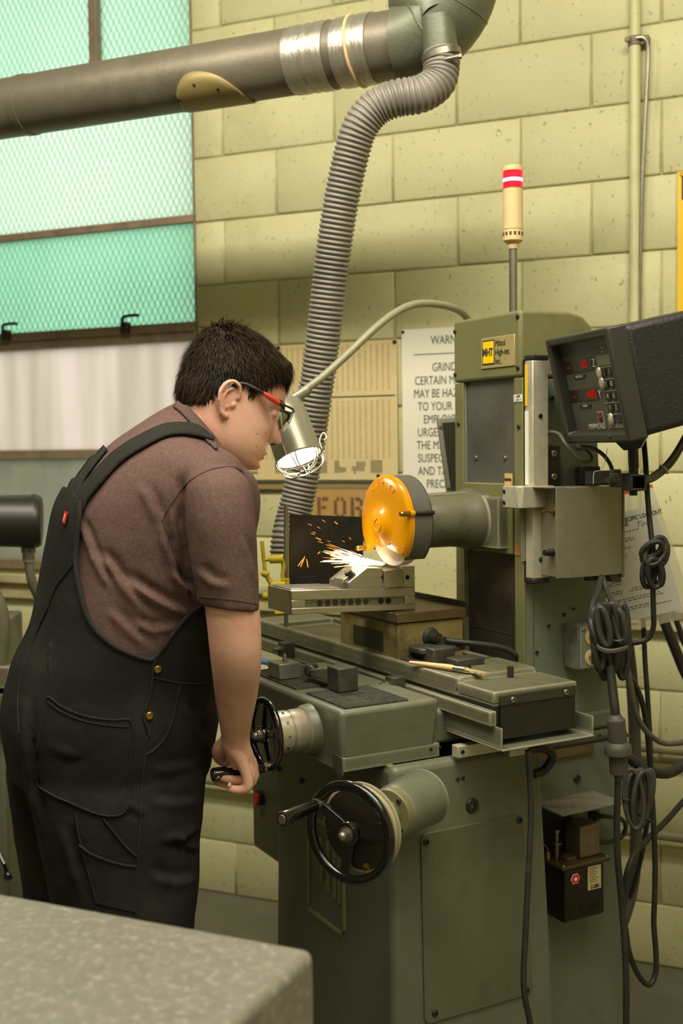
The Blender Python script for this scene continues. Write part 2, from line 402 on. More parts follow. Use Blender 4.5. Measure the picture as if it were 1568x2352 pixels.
for s in (-2.205, -2.69):
    g = G().box(s - .014, s + .014, -.03, -.005, 1.808, 1.845).tube(smooth([(s, -.03, 1.838), (s + .01, -.045, 1.858), (s + .05, -.05, 1.862), (s + .075, -.05, 1.86)]), .0055, 8)
    win.part('latch', g, DARKST, bevel=.002)
# bushes outside
LEAF = mat('leaf_green', '#5f8f3c', .6, 0, .5, 9, rnd=.2)
for i, (s, n, z, r, lb) in enumerate(((-3.7, 1.2, 1.1, .75, 'bushy green shrub outside the lower window pane, the bigger one'), (-2.85, 2.35, .9, .7, 'low green shrub outside the lower window pane, the smaller one'))):
    g = G(); rr = random.Random(i)
    for _ in range(2200):
        a, b = rr.random() * 2 * pi, math.acos(rr.uniform(-1, 1)); q = r * rr.uniform(.55, 1)
        c = V((s + q * sin(b) * cos(a), n + q * .6 * sin(b) * sin(a), z + q * cos(b)))
        d = V((rr.gauss(0, 1), rr.gauss(0, 1), rr.gauss(0, 1))).normalized() * .085; e = perp(d.normalized()) * .04
        g.add([c - d, c + e, c + d, c - e], [(0, 1, 2, 3)])
    t = T('shrub', lb, 'shrub', (s, n, 0), FL); t.part('foliage', g, LEAF, sm=0, kind='stuff')
    t.part('stem', G().tube([(s, n, 0), (s + .05, n, z * .6), (s, n, z)], [.03, .025, .015], 8), mat('bark', '#4b3a26', .8))

# ---- duct, elbow, hose
GALV = mat('dusty_galvanised_duct', '#746c5c', .48, .45, .14, 7, .12, 140, dirt='#4b4536', dscale=5, damt=.5)
GALVG = mat('green_grey_duct_paint', '#616250', .45, .3, .14, 9, .12, 120, dirt='#3c3a28', dscale=8, damt=.6)
TAPE = mat('silver_duct_tape', '#b5aea0', .28, .75, .1, 12, .6, 55, stretch=(8, 1, 1))
DNN, DZ, DR = -.72, 2.332, .0745
duct = T('exhaust_duct', 'long round dusty grey metal exhaust duct across the top of the wall and window', 'duct', (-1.8, DNN, DZ - DR), FL)
duct.part('pipe', G().lathe((-3.4, DNN, DZ), (1, 0, 0), [(0, DR), (1.38, DR), (1.381, DR + .0025), (1.40, DR + .0025), (1.401, DR), (2.46, DR)], 48, cap=False), GALV)
for a, b, r in ((-1.235, -1.135, .0022), (-1.115, -1.03, .003)):
    rr = random.Random(3); prof = [(a, DR - .001)]
    k = 14
    for i in range(k + 1): prof.append((a + (b - a) * i / k, DR + r + rr.uniform(-.0012, .0014)))
    prof.append((b, DR - .001))
    duct.part('tape_band', G().lathe((0, DNN, DZ), (1, 0, 0), prof, 48, cap=False), TAPE)
duct.part('hanging_tie', G().torus((-1.075, DNN, DZ), (1, 0, .08), DR + .004, .0035, 40, 8), CREAM)
# riveted saddle patch on the underside
g = G(); NS = 16; RP = DR + .0025
vs = []; fs = []
for i in range(NS + 1):
    x = -1.536 + .19 * i / NS; u_ = i / NS; wd = 1.38 * sqrt(max(0., 1 - ((u_ - .36) / (.36 if u_ < .36 else .64)) ** 2)) + .03
    for j in range(9):
        a = -pi / 2 - .0 + (-wd + 2 * wd * j / 8) * 1.0
        vs.append((x, DNN + RP * cos(a + 0) * 1.0, DZ + RP * sin(a)))
for i in range(NS):
    for j in range(8): fs.append((i * 9 + j, i * 9 + j + 1, i * 9 + j + 10, i * 9 + j + 9))
g.add(vs, fs)
pt = duct.part('patch', g, mat('tan_sheet', '#8c7a4c', .5, .2, .1, 10), label='tan riveted patch')
pt.modifiers.new('t', 'SOLIDIFY').thickness = .0015
for x, a in ((-1.522, -2.2), (-1.468, -2.6), (-1.41, -2.35)):
    screw(duct, (x, DNN + RP * cos(a), DZ + RP * sin(a)), (0, cos(a), sin(a)), .004, parent=pt, name='rivet')

elb = T('duct_elbow', 'large green-grey duct elbow turning up out of frame at the right end of the duct', 'duct', (-.93, DNN, 2.26), FL)
rings = []; EC = V((-.97, DNN, DZ + .135)); ER = .135
for i in range(13):
    a = -pi / 2 + (pi / 2) * i / 12
    c = EC + V((cos(a), 0, sin(a))) * ER; rad = V((cos(a), 0, sin(a)))
    R_ = DR + .012 + .006 * (i / 12)
    rings.append([c + (rad * cos(t) + V((0, 1, 0)) * sin(t)) * R_ for t in (2 * pi * k / 40 for k in range(40))])
top = EC + V((ER, 0, 0))
g = G().loft(rings, cap=False).lathe(top, (0, 0, 1), [(0, DR + .018), (.5, DR + .018)], 40, cap=False)
elb.part('bend', g, GALVG)
for i in (4, 8):
    a = -pi / 2 + (pi / 2) * i / 12; c = EC + V((cos(a), 0, sin(a))) * ER
    elb.part('seam', G().torus(c, (-sin(a), 0, cos(a)), DR + .0155, .002, 40, 6), GALVG)
# conical saddle tap and collar the hose hangs on
HP = at(1012, 120, 2.58)
tapd = V((.02, 0, -1)).normalized()
HT = at(985, -8, 2.58)
tp = T('duct_collar', 'conical green-grey duct tap with a round collar above the flexible hose', 'duct', tuple(HP), FW)
CT = lw(-.905, -.725, 2.425); CE = at(1005, 48, 2.58); cl_ = (CE - CT).length
tp.part('cone', G().lathe(CT, CE - CT, [(0, .088), (cl_ * .25, .086), (cl_ * .8, .046), (cl_, .0382)], 36, cap=False), GALVG)
tp.part('collar', G().lathe(at(1004, 42, 2.58), (HP - at(1004, 42, 2.58)), [(0, .0375), (.085, .0375)], 32, cap=False), GALVG)
cl = T('hose_clamp', 'steel worm-drive clamp around the top end of the flexible hose', 'clamp', tuple(HP), FW)
cax = (at(1015, 135, 2.58) - at(1011, 115, 2.58)).normalized()
cl.part('band', G().lathe(at(1012, 122, 2.58), cax, [(0, .0415), (0, .0435), (.013, .0435), (.013, .0415)], 32, cap=False), STEEL)
c = at(1040, 134, 2.535); cl.part('worm_screw', G().cyl(c + V((-.016, .004, 0)), c + V((.012, -.004, .003)), .005, n=10).cyl(c + V((.012, -.004, .003)), c + V((.018, -.005, .003)), .0065, n=6), STEEL)

HOSE = mat('grey_ribbed_hose', '#7d766c', .5, .1, .1, 20, dirt='#4d473d', dscale=9, damt=.5)
hp = smooth([at(1012, 122, 2.58), at(1014, 150, 2.575), at(1004, 190, 2.565), at(965, 216, 2.55), at(910, 226, 2.545), at(862, 248, 2.55), at(828, 290, 2.555), at(808, 350, 2.565), at(782, 470, 2.585), at(760, 620, 2.61), at(744, 760, 2.63), at(726, 890, 2.65), at(710, 1000, 2.665), at(695, 1090, 2.675), at(678, 1170, 2.675), at(663, 1230, 2.66), at(657, 1290, 2.65)], 40)
# resample evenly, then ripple the radius
L_ = [0]
for a, b in zip(hp, hp[1:]): L_.append(L_[-1] + (b - a).length)
PIT = .0108; N4 = int(L_[-1] / PIT) * 6; rs = []; j = 0
for i in range(N4 + 1):
    d = L_[-1] * i / N4
    while j < len(L_) - 2 and L_[j + 1] < d: j += 1
    rs.append(hp[j].lerp(hp[j + 1], (d - L_[j]) / max(1e-9, L_[j + 1] - L_[j])))
rad = [(.0395 if i % 6 in (0, 1) else .0385 if i % 6 in (2, 5) else .0355) for i in range(N4 + 1)]
single('flexible_hose', G().tube(rs, rad, 28), HOSE, FW, 'long grey ribbed flexible hose hanging from the duct collar down to the grinder', 'hose', org=tuple(at(663, 1290, 2.65)), sm=50)

# ---- conduit and wall things on the right
PIPEP = mat('painted_pipe', '#c6c290', .5, 0, .08, 6, dirt='#7a744a', dscale=5, damt=.5)
single('conduit_pipe', G().lathe((-.581, -.022, .95), (0, 0, 1), [(0, .0145), (2.7, .0145)], 20), PIPEP, FL, 'vertical painted conduit pipe on the block wall near its right edge', 'pipe')
t = T('pipe_clip', 'small rusty clip fixing the painted conduit pipe to the wall', 'clip', (-.581, 0, 2.48), FL)
t.part('strap', G().lathe((-.581, -.022, 2.478), (0, 0, 1), [(0, .0155), (0, .018), (.024, .018), (.024, .0155)], 20, cap=False).box(-.565, -.545, -.03, 0, 2.479, 2.501), STEELW, bevel=.001)
t.part('bolt', G().lathe((-.596, -.04, 2.49), (0, -1, 0), [(0, .008), (.008, .008), (.01, .006)], 6), STEELW)
single('thin_tube', G().tube(smooth([(-.575, -.04, 2.492), (-.556, -.036, 2.49), (-.546, -.03, 2.46), (-.55, -.028, 2.35), (-.562, -.026, 2.1), (-.568, -.026, 1.8), (-.57, -.026, 1.5)]), .0052, 10), STEEL, FL, 'thin bare metal tube curving off the clip and running down beside the conduit', 'tube')
for z, r, s1, lb in ((.617, .0145, 1.2, 'upper of the two horizontal grey pipes low on the wall'), (.382, .0145, 1.2, 'lower of the two horizontal grey pipes low on the wall')):
    s0 = -1.25 if z > .5 else -3.6
    single('floor_pipe', G().lathe((s0, -.045, z), (1, 0, 0), [(0, r), (s1 - s0, r)], 16), mat('grey_pipe_paint', '#8b8764', .5, .1, .15, 8, dirt='#5a5336', dscale=6, damt=.5), FL, lb, 'pipe')
t = T('yellow_sign', 'tall yellow board with black lettering cut by the right edge', 'sign', (-.36, -.01, 1.62), FL)
t.part('board', G().box(-.474, -.22, -.014, -.004, 1.635, 2.142), YEL, bevel=.002)
t.part('black_panel', G().box(-.462, -.232, -.0155, -.013, 2.068, 2.128), INK, bevel=.006, label='black rounded panel')
for z in (1.66, 1.71): t.part('black_strip', G().box(-.453, -.232, -.0155, -.013, z, z + .028), INK)
screw(t, (-.461, -.014, 2.134), (0, -1, 0), .006, BRASS)
t = T('wall_rack', 'dark metal rack bars in front of the yellow board at the right edge', 'rack', (-.4, -.1, 1.6), FL)
t.part('bar', G().box(-.50, -.2, -.13, -.11, 1.683, 1.700), IRON, bevel=.002); t.part('bar', G().box(-.485, -.2, -.13, -.11, 1.63, 1.645), IRON, bevel=.002)
t.part('upright', G().box(-.30, -.28, -.115, -.004, 1.60, 1.73), IRON, bevel=.002)

# ---- warning sign, chart, stencilled card
sg = T('warning_sign', 'white warning sign with black lettering on the wall, half behind the grinder column', 'sign', (-1.1, 0, 1.29), FL)
sg.part('board', G().box(-1.252, -.948, -.012, -.004, 1.292, 1.772), WHITEP, bevel=.001)
XC, ZT = -1.10, 1.772
def row(txt, z, sx=.92, size=.035): sg.text('lettering', txt, (XC, -.0125, z), (1, 0, 0), (0, 0, 1), size, INK, sx=sx)
row('WARNING', 1.736, .72, .035)
sg.part('ruled_line', G().box(-1.215, -.985, -.0127, -.012, 1.6965, 1.699), INK, sm=0)
for i, q in enumerate(('GRINDING', 'CERTAIN MATERIALS', 'MAY BE HAZARDOUS', 'TO YOUR HEALTH.', 'EMPLOYEES ARE', 'URGED TO REVIEW', 'THE MSDS FOR ANY', 'SUSPECT MATERIAL', 'AND TAKE PROPER', 'PRECAUTIONS')):
    row(q, 1.6585 - .0373 * i, .68)
for s in (-1.247, -.953):
    for z in (1.765, 1.299): screw(sg, (s, -.012, z), (0, -1, 0), .005)
PAPER = mat('aged_paper', '#d3bd8b', .7, 0, .08, 5, dirt='#b39a62', dscale=3, damt=.5)
ch = T('wall_chart', 'faded beige parts chart with columns of print on the wall behind the hose', 'chart', (-1.49, 0, 1.33), FL)
ch.part('sheet', G().box(-1.735, -1.268, -.01, -.004, 1.335, 1.745), PAPER, bevel=.001)
FR = mat('worn_wood_frame', '#8f7a50', .6, 0, .2, 12, stretch=(.3, 4, 4))
ch.part('frame', G().box(-1.74, -1.262, -.018, -.004, 1.322, 1.336), mat('dark_rail', '#55503c', .5, .3, .1), bevel=.002, label='dark bottom rail')
ch.part('frame', G().box(-1.74, -1.262, -.02, -.004, 1.306, 1.322), FR, bevel=.002)
ch.part('ruled_line', G().box(-1.70, -1.275, -.0108, -.01, 1.581, 1.585), INK, sm=0)
g = G(); rr = random.Random(5)
for top_, bot in ((1.735, 1.60), (1.57, 1.40)):
    for c in range(24):
        x = -1.722 + c * .0185; z = top_
        while z > bot:
            g.box(x, x + rr.choice((.004, .005, .006)), -.0105, -.0099, z - .0028, z); z -= .0062
ch.part('printed_columns', g, mat('faded_print', '#9c8a5e', .8, 0, 0), sm=0, kind='stuff')
GF = mat('faded_picture', '#94875f', .8, 0, .1, 30)
for i, x in enumerate((-1.655, -1.585, -1.515, -1.455, -1.395, -1.335)):
    y0 = -.0106; q = i % 3
    if q == 0: g = G().prism([(x - .018, y0, 1.355), (x + .02, y0, 1.36), (x + .022, y0, 1.372), (x, y0, 1.375), (x - .004, y0, 1.395), (x - .018, y0, 1.392)], (0, .0008, 0))
    elif q == 1: g = G().box(x - .02, x + .02, y0, y0 + .0008, 1.362, 1.376).box(x - .006, x + .024, y0, y0 + .0008, 1.376, 1.39).box(x - .014, x - .008, y0, y0 + .0008, 1.352, 1.362)
    else: g = G().box(x - .02, x + .018, y0, y0 + .0008, 1.356, 1.394)
    ch.part('picture', g, GF, sm=0)
for s, z in ((-1.655, 1.738), (-1.274, 1.738), (-1.33, 1.347), (-1.62, 1.347)): screw(ch, (s, -.011, z), (0, -1, 0), .006)
CARD = mat('brown_cardboard', '#b08b4e', .75, 0, .1, 6)
cd_ = T('stencil_card', 'brown card with stencilled dark letters on the wall behind the wheel', 'sign', (-1.45, 0, 1.18), FL)
cd_.part('card', G().box(-1.555, -1.30, -.02, -.004, 1.17, 1.312), CARD, bevel=.001)
SI = mat('stencil_ink', '#6f4f2c', .8, 0, .1, 20)
_z = 1.255
def bar(x0, x1, z0, z1): return (x0, x1, -.0208, -.0195, z0, z1)
for x, bars in ((-1.527, [(0, .012, 0, .062), (.016, .036, .05, .062), (.014, .03, .026, .036)]), (-1.472, [(0, .011, .01, .052), (.03, .041, .01, .052), (.009, .018, .051, .062), (.023, .032, .051, .062), (.009, .018, 0, .011), (.023, .032, 0, .011)]), (-1.417, [(0, .012, 0, .062), (.016, .032, .05, .062), (.030, .040, .036, .056), (.016, .032, .024, .034), (.028, .040, 0, .026)])):
    g = G()
    for a, b, c, d in bars: g.box(*bar(x + a, x + b, 1.222 + c, 1.222 + d))
    cd_.part('stencil_letter', g, SI, bevel=.002)

# grey framed dark panel leaning behind the column
fp = T('framed_panel', 'grey framed dark panel leaning in front of the warning sign beside the column', 'panel', tuple(at(1040, 1130, 2.85)), FW)
q = [at(1003, 960, 2.80), at(1085, 953, 2.80), at(1105, 1134, 2.80), at(1027, 1136, 2.80)]
def inset(q, k):
    c = sum(q, V()) / 4; return [p + (c - p) * k for p in q]
nrm = (q[1] - q[0]).cross(q[2] - q[0]).normalized(); 
if nrm.y > 0: nrm = -nrm
fp.part('back', G().prism(q, -nrm * .03), mat('grey_frame', '#8e8a7a', .5, .2, .08, 12), bevel=.003)
qi = [q[0] + (q[1] - q[0]) * .12 + (q[3] - q[0]) * .07, q[1] + (q[2] - q[1]) * .07 - (q[1] - q[0]) * .12, q[2] - (q[2] - q[3]) * .12 - (q[3] - q[0]) * .05, q[3] + (q[2] - q[3]) * .12 - (q[3] - q[0]) * .05]
fp.part('screen', G().prism([p + nrm * .0012 for p in qi], -nrm * .001), mat('dark_glass', '#3b3a33', .12, 0, .1, 6), sm=0)
screw(fp, q[0] + (q[1] - q[0]) * .06 + (q[3] - q[0]) * .12 + nrm * .001, nrm, .004, STEEL); screw(fp, q[3] + (q[2] - q[3]) * .06 - (q[3] - q[0]) * .08 + nrm * .001, nrm, .004, STEEL)

# ---- granite surface plate in the foreground
GRAN = mat('granite', '#7b766a', .42, 0, .12, 40, .12, 160, dirt='#b5ad9c', dscale=85, damt=.8, dcut=.52)
ps, pn, pz = -.537, -2.117, .9
single('surface_plate', G().box(ps - 1.3, ps, pn - .75, pn, pz - .2, pz), GRAN, FL, 'thick speckled grey granite surface plate in the near left corner', 'surface plate', bevel=.012, seg=4, org=(ps - .65, pn - .4, pz - .2))
t = T('plate_stand', 'steel stand carrying the granite surface plate', 'stand', (ps - .65, pn - .4, 0), FL)
for a in (ps - 1.2, ps - .12):
    for b in (pn - .68, pn - .1): t.part('leg', G().box(a - .03, a + .03, b - .03, b + .03, 0, pz - .26), PAINT, bevel=.003)
t.part('top_frame', G().box(ps - 1.24, ps - .08, pn - .72, pn - .06, pz - .26, pz - .2), PAINT, bevel=.004)

# ---- the machine at the left edge
lm = T('bench_machine', 'green post of another machine with a black motor cut by the left edge', 'machine', tuple(at(-60, 2300, 2.9) * V((1, 1, 0)) if False else (at(-60, 1500, 2.9).x, 2.9, 0)), FW)
lm.part('post', G().box(-1.05, -.835, 2.86, 3.05, 0, 1.02), PAINT, bevel=.008)
lm.part('post_cap', G().box(-1.05, -.825, 2.85, 3.06, .78, .86), PAINT2, bevel=.006)
p0, p1 = at(-120, 1196, 2.86), at(88, 1197, 2.9)
mo = lm.part('motor', G().lathe(p0, p1 - p0, [(0, .06), (.20, .066), (.213, .066), (.222, .060), (.224, .05)], 32), mat('black_motor_paint', '#231f19', .4, 0, .15, 15), label='black round motor housing')
lm.part('motor_flange', G().lathe(p1 - (p1 - p0).normalized() * .016, p1 - p0, [(0, .068), (.008, .068)], 32), mat('black_motor_paint', '#231f19'))
lm.part('elbow_fitting', G().cyl(at(65, 1255, 2.9), at(66, 1290, 2.9), .015, n=16).cyl(at(65, 1258, 2.9), at(65, 1270, 2.9), .018, n=8), PAINT2)
lm.part('flexible_conduit', G().tube(smooth([at(66, 1285, 2.9), at(72, 1330, 2.9), at(92, 1378, 2.92), at(125, 1430, 2.95), at(160, 1470, 2.98)]), .012, 12), mat('conduit_grey', '#5e5a45', .5, 0, .15, 20))
lm.part('flexible_conduit', G().tube(smooth([at(-20, 1350, 2.85), at(2, 1400, 2.85), at(8, 1460, 2.85), at(4, 1510, 2.85), at(2, 1600, 2.85)]), .017, 12), mat('conduit_grey', '#5e5a45'))
lm.part('lever', G().tube([at(-2, 1960, 2.84), at(10, 1985, 2.82), at(16, 2005, 2.82)], .006, 8).ell(at(19, 2012, 2.82), .012, .012, .012), BLACK)
lm.part('bracket', G().obox(at(5, 1560, 2.84), (.025, 0, 0), (0, .02, 0), (0, 0, .035)).obox(at(10, 1620, 2.84), (.02, 0, 0), (0, .02, 0), (0, 0, .05)), PAINT2, bevel=.004)
# ================================================================ the surface grinder
gr = T('surface_grinder', 'large green surface grinder with sliding table, column and black handwheels', 'grinder', (.06, .3, 0), FM)
def wm(p): return FM.inverted() @ V(p)
def wmd(d): return FM.to_3x3().inverted() @ V(d)
UX, VY, ZZ = V((1, 0, 0)), V((0, 1, 0)), V((0, 0, 1))
# base casting, foot, pedestal
base = gr.part('base', G().hexa([(-.19, .045, 0), (.315, .045, 0), (.315, .43, 0), (-.19, .43, 0), (-.165, .058, .868), (.30, .058, .868), (.30, .388, .868), (-.165, .388, .868)]), PAINT, bevel=.014, seg=3)
gr.part('pedestal', G().hexa([(-.14, .40, 0), (.2, .40, 0), (.2, .70, 0), (-.14, .70, 0), (-.12, .385, .845), (.196, .385, .845), (.196, .664, .845), (-.12, .664, .845)]).box(-.122, .2, .39, .668, .845, .885), SIDE, bevel=.008)
gr.part('column', G().hexa([(-.03, .452, .88), (.196, .452, .88), (.196, .66, .88), (-.03, .66, .88), (-.035, .452, 1.566), (.190, .452, 1.566), (.190, .615, 1.566), (-.035, .615, 1.566)]).box(-.034, -.006, .43, .455, .88, 1.566).box(.172, .196, .43, .455, .88, 1.566), SIDE, bevel=.004)
gr.part('column_strip', G().box(-.036, -.006, .426, .431, .885, 1.566), OLIVE, bevel=.001)
gr.part('column_strip', G().box(.170, .198, .426, .431, .885, 1.566), OLIVE, bevel=.001)
gr.part('column_cover', G().prism([(-.038, .424, 1.567), (-.038, .424, 1.698), (-.038, .545, 1.700), (-.038, .582, 1.692), (-.038, .606, 1.672), (-.038, .615, 1.64), (-.038, .615, 1.567)], (.232, 0, 0)), OLIVE, bevel=.007, seg=3)
for u, z in ((-.030, 1.675), (-.030, 1.585), (.186, 1.685), (.186, 1.585)): screw(gr, (u, .4235, z), -VY, .0045)
for u, z in ((-.022, 1.48), (.186, 1.47)): screw(gr, (u, .4255, z), -VY, .0045)
WAYC = mat('grey_way_cover', '#6f6c66', .38, .5, .12, 6, dirt='#474138', dscale=4, damt=.6)
gr.part('way_cover', G().box(-.005, .169, .437, .452, 1.345, 1.566), WAYC, sm=0)
for u in (.025, .125): screw(gr, (u, .4365, 1.408), -VY, .005, STEEL)
gr.part('lower_way_cover', G().box(-.005, .169, .437, .452, .885, 1.25), mat('oily_way_cover', '#453c33', .4, .3, .2, 9, dirt='#1f1a14', dscale=7, damt=.8, dcut=.45), sm=0)
gr.part('cover_seam', G().box(-.004, .168, .4362, .438, 1.05, 1.053), INK, sm=0)
sl = gr.part('slide', G().box(-.002, .166, .422, .452, 1.215, 1.357), OLIVE, bevel=.003)
# name plate and stickers
npl = gr.part('name_plate', G().box(.066, .178, .4215, .4245, 1.590, 1.652), mat('plate_gold', '#b9a671', .4, .4, .06, 30), bevel=.001)
gr.part('logo_border', G().box(.071, .113, .4208, .4218, 1.597, 1.647), INK, npl, bevel=.002, seg=2)
gr.part('logo_square', G().box(.074, .110, .4202, .4212, 1.600, 1.644), mat('logo_yellow', '#f0c500', .4, 0, 0), npl, bevel=.001)
gr.text('lettering', 'MHT', (.092, .4198, 1.622), UX, ZZ, .021, INK, npl, sx=.78, bold=.0006)
gr.text('lettering', 'Mitsui\nHigh-tec\nInc.', (.1155, .4210, 1.6205), UX, ZZ, .0178, INK, npl, 'LEFT', sx=.78)
sk = gr.part('sticker', G().box(.171, .197, .4246, .4262, 1.519, 1.533), WHITEP, sm=0)
gr.text('lettering', '◂ UPP.', (.184, .4243, 1.529), UX, ZZ, .0075, INK, sk); gr.text('lettering', 'L I M I T', (.185, .4243, 1.5225), UX, ZZ, .006, INK, sk)
sk = gr.part('sticker', G().box(.146, .170, .4195, .4215, 1.352, 1.378), mat('scuffed_sticker', '#c9a86a', .6, 0, .4, 60), sm=0, label='scuffed striped sticker')
gr.part('sticker_band', G().box(.147, .169, .4188, .4198, 1.363, 1.368), INK, sk, sm=0)
gr.part('sticker', G().box(.172, .196, .4246, .4262, 1.215, 1.236), mat('rusty_sticker', '#8a5f34', .7, 0, .5, 40), sm=0, label='torn rusty sticker')
# digital scale beside the column
gr.part('scale_gap_shade', G().box(.196, .2, .428, .462, 1.165, 1.60), BLACKP, sm=0)  # black strip put in for the shade in the gap beside the scale
sc_ = gr.part('vertical_scale', G().box(.202, .227, .428, .466, 1.172, 1.598), ALUM, bevel=.002)
gr.part('scale_end_cap', G().box(.201, .228, .427, .467, 1.598, 1.608), BLACKP, sc_, bevel=.002); gr.part('scale_end_cap', G().box(.201, .228, .427, .467, 1.162, 1.172), BLACKP, sc_, bevel=.002)
gr.part('yellow_strip', G().box(.204, .21, .4265, .4285, 1.51, 1.59), YEL, sc_, sm=0)
gr.part('painted_lit_edge', G().box(.204, .213, .4262, .4285, 1.356, 1.50), WHITEP, sc_, sm=0)  # white strip paints in the light on the scale's front edge
for z in (1.49, 1.21): screw(gr, (.227, .446, z), UX, .005, parent=sc_)
cb = gr.part('carriage_block', G().prism([(.186, .385, 1.312), (.232, .385, 1.312), (.240, .393, 1.312), (.240, .47, 1.312), (.186, .47, 1.312)], (0, 0, .042)), ALUM, bevel=.0015)
for z in (1.322, 1.344): screw(gr, (.192, .385, z), -VY, .0042, parent=cb)
mp_ = gr.part('mount_plate', G().box(.194, .204, .475, .515, 1.352, 1.432), BLACKP, bevel=.002)
for z in (1.37, 1.416): screw(gr, (.204, .497, z), UX, .007, STEEL, mp_)
for v, z, r in ((.50, 1.525, .006), (.46, 1.02, .004), (.53, 1.09, .004), (.555, 1.10, .003), (.49, 1.07, .004), (.56, .75, .009), (.60, 1.385, .004), (.62, .83, .004)):
    gr.part('bolt_hole', G().lathe((.2 if z < .9 else .1965, v, z), UX, [(-.004, r * .6), (.0005, r * .6), (.001, r * .62), (.0015, r * .9), (0, r)], 12), DARKST)
# spindle, guard, wheel
SU, SZ = .06, 1.285
gr.part('spindle_housing', G().lathe((SU, .242, SZ - .002), VY, [(0, .051), (.004, .054), (.10, .0545), (.118, .056), (.135, .060), (.15, .064), (.165, .063), (.18, .058)], 40).box(SU - .055, SU + .092, .40, .425, 1.228, 1.33), PAINT2, sm=50)
gr.part('spindle_rib', G().prism([(SU - .02, .244, SZ + .046), (SU - .02, .40, SZ + .046), (SU - .02, .40, SZ + .056), (SU - .02, .244, SZ + .052)], (.04, 0, 0)), PAINT2, bevel=.002)
GC = (.064, 0, 1.285); GR_ = .0925
GREYG = mat('guard_grey_enamel', '#5d5a52', .42, .2, .08, 15)
def gp(a, r): return (GC[0] + r * cos(a), GC[2] + r * sin(a))
a0, a1 = radians(-50), radians(219); na = 48
out = [gp(a0 + (a1 - a0) * i / na, GR_) for i in range(na + 1)]; inn = [gp(a0 + (a1 - a0) * i / na, GR_ - .004) for i in range(na + 1)]
g = G(); vs = []; fs = []
for (x, z), (xi, zi) in zip(out, inn): vs += [(x, .195, z), (x, .243, z), (xi, .243, zi), (xi, .195, zi)]
for i in range(na):
    for k in range(4): fs.append((4 * i + k, 4 * i + (k + 1) % 4, 4 * i + 4 + (k + 1) % 4, 4 * i + 4 + k))
fs += [(0, 1, 2, 3), (4 * na, 4 * na + 3, 4 * na + 2, 4 * na + 1)]
g.add(vs, fs)
g.prism([(x, .239, z) for x, z in out], (0, .004, 0))
guard = gr.part('wheel_guard', g, GREYG, bevel=.001)
AMB = bpy.data.materials.new('amber_plastic'); AMB.use_nodes = True
b = AMB.node_tree.nodes['Principled BSDF']; b.inputs['Base Color'].default_value = lin('#f0a000'); b.inputs['Roughness'].default_value = .22
b.inputs['Transmission Weight'].default_value = .30; b.inputs['IOR'].default_value = 1.45; b.inputs['Coat Weight'].default_value = .5
b.inputs['Subsurface Weight'].default_value = .0
def cover_outline(r, n=56):
    A0, A1 = radians(-43), radians(222)
    p = [gp(A0 + (A1 - A0) * i / n, r) for i in range(n + 1)]
    return p + [(GC[0] - .046 * r / GR_ - .001, GC[2] - .043 * r / GR_ - .0), (GC[0] - .036 * r / GR_, GC[2] - .0405 * r / GR_), (GC[0] + .03 * r / GR_, GC[2] - .055 * r / GR_)]
rings = []
for r, v in ((GR_ + .001, .200), (GR_ + .001, .192), (GR_ - .002, .1885), (GR_ - .006, .187), (GR_ - .03, .1845), (.045, .1825), (.034, .1805), (.026, .176), (.018, .173), (.002, .172)):
    o_ = cover_outline(r)
    if r < .06: o_ = [gp(radians(-43) + radians(360) * i / len(o_), r) for i in range(len(o_))]
    rings.append([(x, v, z if r > .06 else z - .004) for x, z in o_])
am = gr.part('amber_cover', G().loft(rings, cap=False), AMB, guard, sm=40, label='translucent amber cover')
gr.part('embossed_ring', G().torus((GC[0], .1718, GC[2] - .004), VY, .012, .0007, 24, 6), AMB, guard)
for i, chh in enumerate('HUSTLER'):
    a = radians(122 - i * 11); x, z = gp(a, .073)
    gr.text('lettering', chh, (x, .1858, z), (sin(a), 0, -cos(a)), (cos(a), 0, sin(a)), .019, AMB, guard, ex=.0008, sx=.7)
gr.text('lettering', 'MAX\nSAFETY\nGUARD', (GC[0] + .004, .1848, GC[2] + .050), UX, ZZ, .0085, AMB, guard, ex=.0006)
gr.text('lettering', 'READ AND FOLLOW\nINSTRUCTIONS', (GC[0] + .046, .1868, GC[2] - .043), (1, 0, -.15), ZZ, .006, AMB, guard, ex=.0005)
for (x, z) in (gp(radians(13), GR_ + .003), gp(radians(216), GR_ + .002)):
    gr.part('guard_rod', G().cyl((x, .195, z), (x, .243, z), .0042, n=12), DARKST, guard)
    gr.part('cover_lug', G().cyl((x, .188, z), (x, .198, z), .0062, n=10), AMB, guard)
    pr = [(0, .0045)]
    for i in range(8): pr += [(.002 + i * .0025, .0058 if i % 2 else .0052)]
    pr += [(.023, .004)]
    gr.part('thumb_screw', G().lathe((x, .190, z), -VY, pr, 14), BRASS, guard)
GW = mat('white_grinding_wheel', '#cfc5b4', .85, 0, .06, 50, .25, 260)
whl = gr.part('grinding_wheel', G().lathe((GC[0], .205, GC[2]), VY, [(0, .02), (0, .0860), (.001, .087), (.021, .087), (.022, .086), (.022, .02)], 64), GW, sm=30)
gr.part('wheel_flange', G().lathe((GC[0], .199, GC[2]), VY, [(0, .012), (0, .03), (.006, .032), (.04, .032)], 24), STEEL, whl)

